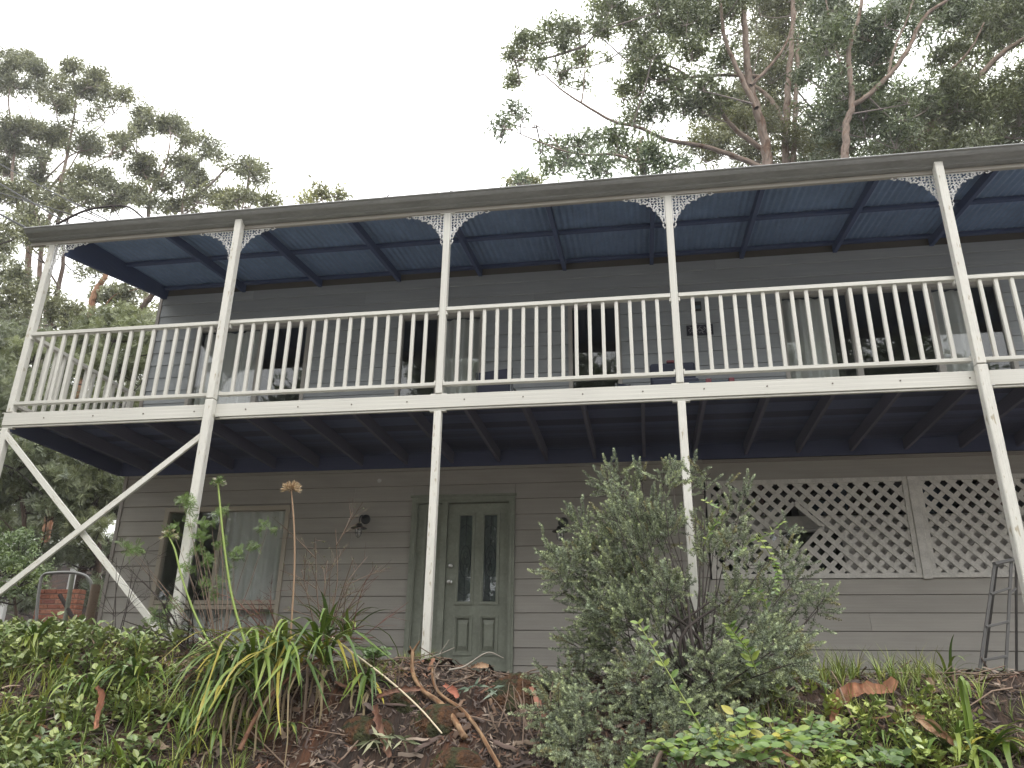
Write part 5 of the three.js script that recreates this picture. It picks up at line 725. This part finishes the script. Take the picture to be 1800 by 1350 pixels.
// ground cover
{
  const r = rng(91), s = new Soup(); for (let i = 0; i < 5; i++) { const a = i * 2.4, d = V(Math.cos(a), 0.25 + 0.1 * i, Math.sin(a)).normalize(), side = V(-d.z, 0.1, d.x).normalize(), b = V(0, i * 0.012, 0), L = 0.052, w = 0.034, n = d.clone().cross(side).normalize(); const v = 0.85 + 0.3 * r(), col = [v, v, v], p = k => b.clone().addScaledVector(d, L * k), q = (k, h) => p(k).addScaledVector(side, w * h).addScaledVector(n, -w * 0.14 * Math.abs(h) * 2); s.quad(p(0.02), q(0.35, 0.48), q(0.7, 0.42), p(1), col); s.quad(p(0.02), p(1), q(0.7, -0.42), q(0.35, -0.48), col); }
  const g = s.geo(), mat = leafy(0.21, 0.27, 0.115, 0.33, 0.22, { vertexColors: true }), list = [];
  for (let i = 0; i < 4300; i++) { const x = -7.4 + r() * 4.6, z = -0.2 + r() * 3.4; if (x > -3.2 - 0.7 * fbm(x * 3 + 9, z * 3 + 9, 5, 3) || (x > -5 && z < 0.6 && r() < 0.85) || (x > -4.1 && z < 1.3 && r() < 0.8) || fbm(x * 2.3 + 20, z * 2.3 + 20, 15, 3) < 0.40) continue; const k = 0.7 + 0.6 * r(), y = 0.5 * r(); list.push([onG(x, z, 0.02 + 0.17 * r() * (0.4 + fbm(x * 3 + 50, z * 3 + 50, 25, 2))), yawTilt(r, 1.1), 0.8 + 0.8 * r(), lin((0.85 + 0.9 * y) * k, (0.9 + 0.5 * y) * k, 0.9 * k)]); }
  tag(scatter('ground_cover', g, mat, list), 'low glossy round leaved ground cover on the bank by the gate', 'ground cover', null, 'stuff');
  const l2 = []; for (let i = 0; i < 4200; i++) { const x = 0.9 + r() * 3, z = 0.9 + r() * 2.2; if (fbm(x * 2.6 + 20, z * 2.6 + 40, 35, 3) < 0.42 || (z < 1.3 && r() < 0.7)) continue; const k = 0.8 + 0.6 * r(), y = r(); l2.push([onG(x, z, 0.02 + 0.14 * r()), yawTilt(r, 1.1), 0.7 + 0.7 * r(), lin((1.0 + 0.8 * y) * k, (1.05 + 0.5 * y) * k, 0.9 * k)]); }
  tag(scatter('ground_cover', g, mat, l2), 'pale round leaved creeper covering the bank below the orange bark', 'ground cover', null, 'stuff');
}
{ // grass
  const r = rng(92), s = new Soup(); for (let i = 0; i < 9; i++) { const a = r() * 6.28, L = 0.10 + 0.16 * r(), bend = 0.3 + 0.7 * r(), d = V(Math.cos(a), 0, Math.sin(a)), sd = V(-d.z, 0, d.x), w = 0.0035, P = k => V(0, 0, 0).addScaledVector(d, L * bend * k * k * 0.8).add(V(gauss(r) * 0.001, L * (k - 0.35 * bend * k * k), 0)), v = 0.8 + 0.4 * r(), c = [v, v, v]; let o = P(0); for (let k = 1; k <= 4; k++) { const n = P(k / 4), w0 = w * (1 - (k - 1) / 4.2), w1 = w * (1 - k / 4.2); s.quad(o.clone().addScaledVector(sd, w0), o.clone().addScaledVector(sd, -w0), n.clone().addScaledVector(sd, -w1), n.clone().addScaledVector(sd, w1), c); o = n; } }
  const g = s.geo(), list = []; const put = (x, z, k) => { const v = 0.75 + 0.5 * r(), y = r(); list.push([onG(x, z), yawTilt(r, 0.5), k * (0.6 + 0.8 * r()), lin((0.9 + 0.9 * y) * v, (1 + 0.3 * y) * v, 0.9 * v)]); };
  for (let i = 0; i < 230; i++) put(0.5 + r() * 4.2, -1.9 + r() * 2.2, 0.55); for (let i = 0; i < 420; i++) { const x = 0.7 + r() * 1.5, z = 0.2 + r() * 2.4; put(x, z, 1.15); } for (let i = 0; i < 420; i++) put(1.8 + r() * 2.2, 0.9 + r() * 2.0, 1.0); for (let i = 0; i < 850; i++) put(-7.4 + r() * 4.6, 0.8 + r() * 2.2, 1.4); for (let i = 0; i < 40; i++) put(-2.05 + gauss(r) * 0.12, -0.02 + gauss(r) * 0.1, 0.6); for (let i = 0; i < 90; i++) put(-2.4 + gauss(r) * 0.3, 0.7 + gauss(r) * 0.15, 0.5);
  tag(scatter('grass', g, leafy(0.19, 0.27, 0.07, 0.5, 0.3, { vertexColors: true }), list), 'loose green grass growing along the wall and over the bank', 'grass', null, 'stuff');
}
// the big bush round the third post
{
  const r = rng(93), t = thing('bush', 'big grey green fine leaved bush growing round the white post in front of the lattice', 'bush', null), wood = [], list = [];
  const sprig = (() => { const q = rng(4), s = new Soup(); for (let k = 0; k < 4; k++) for (let j = 0; j < 4; j++) { const a = j * 1.571 + k * 0.8, e = 0.45 + 0.17 * k, d = V(Math.cos(a) * Math.cos(e), Math.sin(e), Math.sin(a) * Math.cos(e)), tip = k / 3, c = [lerp(0.8, 1.5, tip), lerp(0.82, 1.48, tip), lerp(0.84, 1.38, tip)]; s.leaf(V(0, 0.002 + k * 0.0105, 0), d.normalize(), perp(d, q), 0.025 * (1 - 0.2 * tip), 0.0085, c, 0.1); } return s.geo(); })();
  const root = onG(0.35, 0.75); const poly = [[1085, 822], [1105, 850], [1130, 880], [1160, 850], [1180, 828], [1215, 838], [1250, 870], [1330, 885], [1372, 905], [1395, 960], [1400, 1040], [1460, 1045], [1440, 1100], [1395, 1115], [1405, 1190], [1360, 1260], [1260, 1340], [1150, 1370], [955, 1370], [968, 1210], [1030, 1120], [985, 1065], [1000, 1040], [955, 965], [1000, 900], [1060, 872]];
  const ins = (x, y) => { let c = false; for (let i = 0, j = poly.length - 1; i < poly.length; j = i++) { const [a, b] = poly[i], [e, f] = poly[j]; if ((b > y) !== (f > y) && x < (e - a) * (y - b) / (f - b) + a) c = !c; } return c; };
  const lobes = []; let g = 0;
  while (lobes.length < 165 && g++ < 6000) { const x = 950 + r() * 515, y = 820 + r() * 550; if (!ins(x, y)) continue; const post = lerp(1200, 1224, (y - 830) / 230); if (y < 1075 && Math.abs(x - post) < 26 && r() < 0.9) continue; if (x > 1235 && y < 1010 && r() < 0.45) continue; if (Math.hypot((x - 1190) / 40, (y - 1140) / 45) < 1) continue; const low = sm(1000, 1340, y), z = 0.55 + gauss(r) * 0.42 + 0.85 * low - 0.2 * Math.abs(x - 1190) / 250; if (lobes.some(l => Math.hypot(l.x - x, l.y - y, (l.z - z) * 150) < 20)) continue; lobes.push({ x, y, z, p: at(x, y, z) }); }
  for (const [x, y] of [[1088, 832], [1092, 850], [1120, 868], [1128, 845], [1180, 832], [1165, 850], [1214, 832], [1242, 835], [1235, 860], [965, 965], [980, 975], [990, 1040], [1450, 1050], [1440, 1070], [1420, 1090], [1400, 1075], [1385, 935], [1310, 870], [1270, 855]]) lobes.push({ x, y, z: 0.5, p: at(x, y, 0.5), tip: 1 });
  for (const L of lobes) {
    const k = L.p.distanceTo(EYE) / F, b = root.clone().add(V(gauss(r) * 0.15, 0, gauss(r) * 0.12)), mid = b.clone().lerp(L.p, 0.55).add(V(gauss(r) * 0.08, -0.05, gauss(r) * 0.08)); if (r() < 0.35 || L.tip) wood.push(tube(smooth([b, mid, L.p], 9), 0.009, 0.0025, 5));
    const out = L.p.clone().sub(V(root.x, 1.9, 0.5)).normalize(), n = Math.round((L.tip ? 5 : 20) * (L.x > 1235 ? 0.75 : 1) * (0.7 + 0.6 * r()));
    for (let i = 0; i < n; i++) { // leafy shoots, each a row of whorls that ends in a paler tip
      const d = randDir(r), st = L.p.clone().addScaledVector(d, (L.tip ? 5 : 25) * k * Math.sqrt(r())), dir = out.clone().multiplyScalar(0.55).addScaledVector(d, 0.75).add(randDir(r).multiplyScalar(0.35)).add(V(0, 0.25, 0)).normalize(), len = (0.07 + 0.10 * r()) * (L.tip ? 1.15 : 1), m = Math.round(len / 0.036), v = 0.65 + 0.6 * r(), y = r() * 0.3, old = r() < 0.06;
      for (let q = 0; q <= m; q++) { const u = q / m, c = u > 0.95 ? 1.25 : 0.72 + 0.2 * r(); list.push([st.clone().addScaledVector(dir, len * u).addScaledVector(randDir(r), 0.006), aim(dir.clone().addScaledVector(randDir(r), 0.18), r() * 6.28), (0.85 + 0.35 * r()) * (u > 0.95 ? 0.85 : 1), old ? lin(0.9 * v, 0.72 * v, 0.5 * v) : lin((1 + y) * v * c, (1 + y * 0.8) * v * c, v * c)]); }
      if (r() < 0.5) wood.push(tube([st.clone().addScaledVector(dir, -0.05), st.clone().addScaledVector(dir, len)], 0.0025, 0.0015, 4, 0, 1, false));
    }
  }
  for (let i = 0; i < 5; i++) { const b = root.clone().add(V(gauss(r) * 0.1, 0, gauss(r) * 0.1)); wood.push(tube(smooth([b, b.clone().add(V(gauss(r) * 0.25, 0.4, 0.1)), b.clone().add(V(gauss(r) * 0.4, 0.7, 0))], 8), 0.020, 0.008, 7, 0.1)); }
  mesh(merge(wood), M.darkTwig, 'stem', t); scatter('foliage', sprig, leafy(0.24, 0.285, 0.20, 0.6, 0.34, { vertexColors: true }), list, t);
}
// climbing shoots and leafy shrubs in front of the bush
const paddle = (() => { const s = new Soup(), N = 8; const P = (u, w) => V(w, 0.012 * Math.sin(u * 3) - 0.10 * w * w * 40, u); for (let i = 0; i < N; i++) { const a = i / N, b = (i + 1) / N, w = u => 0.26 * Math.pow(Math.sin(Math.PI * Math.pow(u, 0.85)), 0.8) + 0.004; for (const g of [1, -1]) s.quad(V(0, -0.10 * a * a, a), V(g * w(a), 0.08 * w(a) - 0.1 * a * a, a), V(g * w(b), 0.08 * w(b) - 0.1 * b * b, b), V(0, -0.10 * b * b, b)); } return s.geo(); })(); // a unit leaf along +z
const vineMats = [[0.22, 0.33, 0.05], [0.16, 0.27, 0.05], [0.30, 0.38, 0.07], [0.12, 0.20, 0.06], [0.46, 0.42, 0.05]].map(c => leafy(...c, 0.4, 0.4));
function putLeaf(parent, p, dir, size, r, mi) { const m = mesh(paddle, vineMats[mi !== undefined ? mi : Math.floor(r() * 4)], 'leaf', parent); m.position.copy(p); { const z = dir.clone().normalize(), n = V(gauss(r) * 0.5, 0.65, 0.7 + gauss(r) * 0.4); n.addScaledVector(z, -n.dot(z)).normalize(); m.quaternion.setFromRotationMatrix(new THREE.Matrix4().makeBasis(n.clone().cross(z), n, z)); } m.scale.setScalar(size); return m; }
function shoot(label, pts, r0, step, size, seed, side = 1) {
  const r = rng(seed), t = thing('vine_shoot', label, 'shoot', null, pts[0]), c = smooth(pts.map(p => p.clone().sub(pts[0])), 26); mesh(tube(c, r0, r0 * 0.5, 6), std(0.20, 0.24, 0.07, 0.6), 'stem', t);
  for (let i = 2; i < c.length; i += step) { const d = c[i].clone().sub(c[i - 1]).normalize(); for (const s of [1, -1]) { if (r() < 0.12) continue; const dir = V(s * 0.8 * side, 0.1 + gauss(r) * 0.4, 0.45 + gauss(r) * 0.4).addScaledVector(d, 0.5); putLeaf(t, c[i], dir, size * (0.7 + 0.5 * r()) * lerp(1, 0.7, i / c.length), r); } }
}
shoot('long straight green shoot with paired leaves leaning across the front of the bush', [at(1272, 1348, 1.9), at(1215, 1250, 1.85), at(1160, 1158, 1.8), at(1122, 1095, 1.75)], 0.0075, 2, 0.075, 3);
shoot('bright yellow green leafy shoot low in the middle of the bush', [at(1330, 1180, 1.6), at(1312, 1140, 1.65), at(1290, 1112, 1.7), at(1282, 1100, 1.7)], 0.005, 2, 0.085, 5);
shoot('short yellow green sprig in the upper bush beside the white post', [at(1235, 960, 0.95), at(1250, 930, 1.0), at(1270, 900, 1.05), at(1240, 880, 1.0)], 0.004, 2, 0.05, 7);
shoot('yellow green sprig in front of the diamond opening of the lattice', [at(1290, 985, 0.9), at(1320, 950, 0.9), at(1350, 940, 0.9), at(1375, 918, 0.9)], 0.004, 2, 0.055, 8);
shoot('pale green leafy sprig hanging below the lattice corner', [at(1330, 940, 0.95), at(1360, 985, 0.95), at(1368, 1010, 0.95), at(1362, 1040, 0.95)], 0.004, 2, 0.05, 9);
shoot('bent green sprig low in the bush with arching tip', [at(1350, 1075, 0.9), at(1338, 1045, 0.95), at(1325, 1035, 0.95), at(1305, 1048, 0.95)], 0.004, 3, 0.05, 10);
shoot('tiny yellow green shoot at the bottom below the bush', [at(1100, 1360, 1.9), at(1112, 1340, 1.9), at(1120, 1328, 1.9)], 0.005, 3, 0.06, 11);
function leafyShrub(label, root, n, R, size, seed, mats) {
  const r = rng(seed), t = thing('leafy_shrub', label, 'shrub', null, root), st = [];
  for (let i = 0; i < n; i++) { const d = randDir(r); d.y = Math.abs(d.y) * 0.9 + 0.1; const tip = d.clone().multiply(V(R[0], R[1], R[2])).multiplyScalar(0.6 + 0.5 * r()), c = smooth([V(gauss(r) * 0.04, 0, gauss(r) * 0.04), tip.clone().multiplyScalar(0.5).add(V(0, 0.05, 0)), tip], 8); st.push(tube(c, 0.005, 0.002, 5)); for (let k = 3; k < 9; k++) for (const s of [1, -1]) if (r() < 0.75) { const p = c[Math.min(k, c.length - 1)], dir = V(s * (0.6 + r()), 0.2 + gauss(r) * 0.4, 0.35 + gauss(r) * 0.6); putLeaf(t, p, dir, size * (0.6 + 0.7 * r()), r, mats ? mats[Math.floor(r() * mats.length)] : undefined); } }
  mesh(merge(st), M.twig, 'stem', t);
}
leafyShrub('yellow green round leaved shrub spilling over the bottom edge beside the bush', at(1320, 1352, 1.95), 30, [0.36, 0.32, 0.3], 0.075, 41, [0, 1, 2, 3, 3, 4]);
leafyShrub('second yellow green shrub tangled into the lower edge of the bush', at(1205, 1362, 1.95), 14, [0.3, 0.26, 0.24], 0.06, 45, [0, 1, 2, 3, 3]);
leafyShrub('olive green leafy shrub between the bush and the orange bark', at(1420, 1330, 1.8), 20, [0.3, 0.24, 0.24], 0.06, 46, [1, 3, 3, 0]);
leafyShrub('green round leaved seedling below the orange bark', hit(1545, 1340).add(V(0, -0.05, 0.1)), 12, [0.28, 0.16, 0.2], 0.065, 42, [1, 3, 3]);
leafyShrub('low dark green leafy seedling in front of the ground cover', hit(120, 1320).add(V(0, -0.05, 0.1)), 12, [0.34, 0.14, 0.2], 0.055, 43, [3, 3, 1]);
leafyShrub('dull olive leaved sapling drooping beside the biggest strap leaved clump', hit(652, 1178).add(V(0, 0.02, -0.1)), 8, [0.18, 0.26, 0.14], 0.06, 44, [3]);
// bare twiggy shrubs and the feathery sapling by the second post
function twiggy(label, root, tips, seed, mat, leafN, leafMat, r0 = 0.012, sub = 5) {
  const r = rng(seed), t = thing('twiggy_shrub', label, 'shrub', null), g = [], s = new Soup();
  const grow = (a, b, w, lv) => { const m = a.clone().lerp(b, 0.5).add(V(gauss(r) * 0.05, 0.02, gauss(r) * 0.04).multiplyScalar(a.distanceTo(b))); const c = smooth([a, m, b], 7); g.push(tube(c, w, w * 0.45, 4, 0, 1, false)); const L = a.distanceTo(b); if (lv > 0) for (let i = 0; i < sub; i++) { const p = c[2 + Math.floor(r() * 5)], d = b.clone().sub(a).normalize().add(randDir(r).multiplyScalar(0.85)).normalize(); d.y = Math.max(d.y, -0.2); grow(p, p.clone().addScaledVector(d, L * (0.25 + 0.25 * r())), w * 0.5, lv - 1); } else for (let i = 0; i < leafN; i++) { if (r() < 0.5) continue; const d = randDir(r); s.leaf(c[2 + Math.floor(r() * 5)], d, perp(d, r), 0.016 + 0.012 * r(), 0.007, null); } };
  for (const q of tips) grow(root.clone().add(V(gauss(r) * 0.05, 0, gauss(r) * 0.05)), q, r0, 2);
  mesh(merge(g), mat, 'branch', t); if (s.p.length) mesh(s.geo(), leafMat, 'foliage', t).userData.kind = 'stuff';
}
twiggy('brown twiggy bush with sparse pale leaf tips between window and lantern', hit(545, 1150).add(V(0, 0, -0.3)), [[590, 930], [555, 955], [620, 985], [650, 1010], [530, 1000], [640, 1060], [575, 985], [605, 1040]].map(([x, y], i) => at(x, y, 0.4 + (i % 3) * 0.15)), 51, M.twig, 3, leafy(0.20, 0.24, 0.09, 0.6, 0.3), 0.008);
twiggy('dark bare twiggy shrub at the foot of the leaning brace and post', onG(-4.15, 0.35), [[250, 1020], [285, 1060], [330, 1050], [380, 1080], [215, 1090], [350, 1010], [425, 1095]].map(([x, y], i) => at(x, y, 0.45 + (i % 3) * 0.12)), 52, M.darkTwig, 1, leafy(0.10, 0.16, 0.05, 0.6, 0.3), 0.009);
twiggy('reddish dead twigs behind the biggest strap leaved clump', hit(470, 1150).add(V(0, 0, -0.2)), [[400, 1040], [440, 1055], [470, 1060], [425, 1090], [500, 1090], [640, 1100], [660, 1120]].map(([x, y], i) => at(x, y, 0.6 + (i % 3) * 0.1)), 53, std(0.16, 0.075, 0.06, 0.9), 0, M.twig, 0.008);
twiggy('single thin leafless sapling in front of the corner boards', onG(-5.0, 0.15), [[235, 1000], [205, 980], [262, 960], [225, 955]].map(([x, y], i) => at(x, y, 0.2 + (i % 2) * 0.1)), 54, M.darkTwig, 2, leafy(0.12, 0.19, 0.05, 0.6, 0.3), 0.006, 3);
{ // feathery sapling
  const r = rng(55), t = thing('feathery_sapling', 'slender feathery green sapling growing in front of the window by the white post', 'sapling', null), g = [], list = [], root = onG(-3.75, 0.5);
  const tips = [[330, 885], [345, 915], [372, 920], [300, 925], [385, 955], [345, 965], [365, 985], [330, 1000], [275, 1080], [300, 1065], [232, 965], [218, 960], [410, 975], [440, 960], [395, 1010], [360, 1030], [320, 880], [385, 900], [470, 930], [290, 1095], [375, 1045], [350, 940]].map(([x, y]) => at(x, y, 0.35 + gauss(r) * 0.2));
  for (const p of tips) { g.push(tube(smooth([root, root.clone().lerp(p, 0.5).add(V(gauss(r) * 0.06, 0.03, 0)), p], 8), 0.006, 0.0015, 4, 0, 1, false)); for (let i = 0; i < 6; i++) { const v = 0.7 + 0.6 * r(); list.push([p.clone().add(V(gauss(r) * 0.055, gauss(r) * 0.05, gauss(r) * 0.05)), quat(r), 0.2 + 0.2 * r(), lin(v * 0.95, v * 1.25, v * 0.6)]); } }
  mesh(merge(g), M.twig, 'stem', t); scatter('foliage', wattleSpray, LEAF.wattle, list, t);
}
// dropped gum sprigs
function sprigThing(label, x, y, n, cols, seed, L = 0.1) { const r = rng(seed), p = hz(x, y, 0.05), t = thing('leafy_sprig', label, 'sprig', null, p), st = []; const c = smooth([V(-0.16, 0, 0), V(0, 0.03, 0.04), V(0.18, 0, 0.06)], 9); st.push(tube(c, 0.003, 0.0015, 5)); for (let i = 0; i < n; i++) { const b = c[Math.floor(r() * 9)], d = V(gauss(r), gauss(r) * 0.5, 0.3 + gauss(r) * 0.5).normalize(), s = new Soup(), q = cols[Math.floor(r() * cols.length)]; s.leaf(b, d, perp(d, r), L * (0.7 + 0.6 * r()), 0.026, null, 0.15, 0.2); mesh(s.geo(), leafy(...q, 0.5, 0.2), 'leaf', t); } mesh(merge(st), M.twig, 'stem', t); }
sprigThing('fallen grey green leafy sprig at the bottom below the straight stalk', 690, 1322, 26, [[0.26, 0.28, 0.16], [0.36, 0.36, 0.22], [0.18, 0.21, 0.11]], 61, 0.12);
sprigThing('fallen bluish green leafy sprig beside the dark red bark', 848, 1232, 13, [[0.14, 0.20, 0.14], [0.20, 0.25, 0.18]], 62, 0.12);
// things lying on the roof edge
branchThing('fallen_branch', 'dark dead branch lying over the roof end above the gutter', 'branch', M.darkTwig, [[[at(100, 394, -1.2), at(148, 371, -1.2), at(199, 362, -1.2), at(226, 364, -1.2), at(252, 383, -1.2)], 0.018, 0.012], [[at(199, 362, -1.2), at(192, 385, -1.2)], 0.01, 0.006], [[at(199, 362, -1.2), at(212, 386, -1.2)], 0.01, 0.006], [[at(150, 371, -1.2), at(180, 386, -1.2)], 0.01, 0.006], [[at(215, 362, -1.2), at(235, 376, -1.2), at(245, 388, -1.2)], 0.008, 0.004]], 23);
branchThing('roof_twig', 'thin curved twig sticking up from the middle of the gutter', 'twig', M.twig, [[[at(766, 344, 0.1), at(772, 334, 0.1), at(781, 327, 0.1)], 0.004, 0.002]], 25);
branchThing('roof_twig', 'small dark tuft of twigs caught on the gutter lip', 'twig', M.darkTwig, [[[at(678, 349, 0.1), at(676, 341, 0.1)], 0.008, 0.003], [[at(678, 349, 0.1), at(684, 341, 0.1)], 0.006, 0.003], [[at(678, 349, 0.1), at(689, 338, 0.1)], 0.004, 0.002]], 26);
branchThing('roof_twig', 'dark bark scrap lying in the gutter before the open sky', 'twig', M.darkTwig, [[[at(791, 336, 0.1), at(800, 338, 0.1), at(822, 338, 0.1)], 0.008, 0.016], [[at(743, 342, 0.1), at(752, 341, 0.1)], 0.006, 0.005]], 27);

renderer.render(scene, camera);
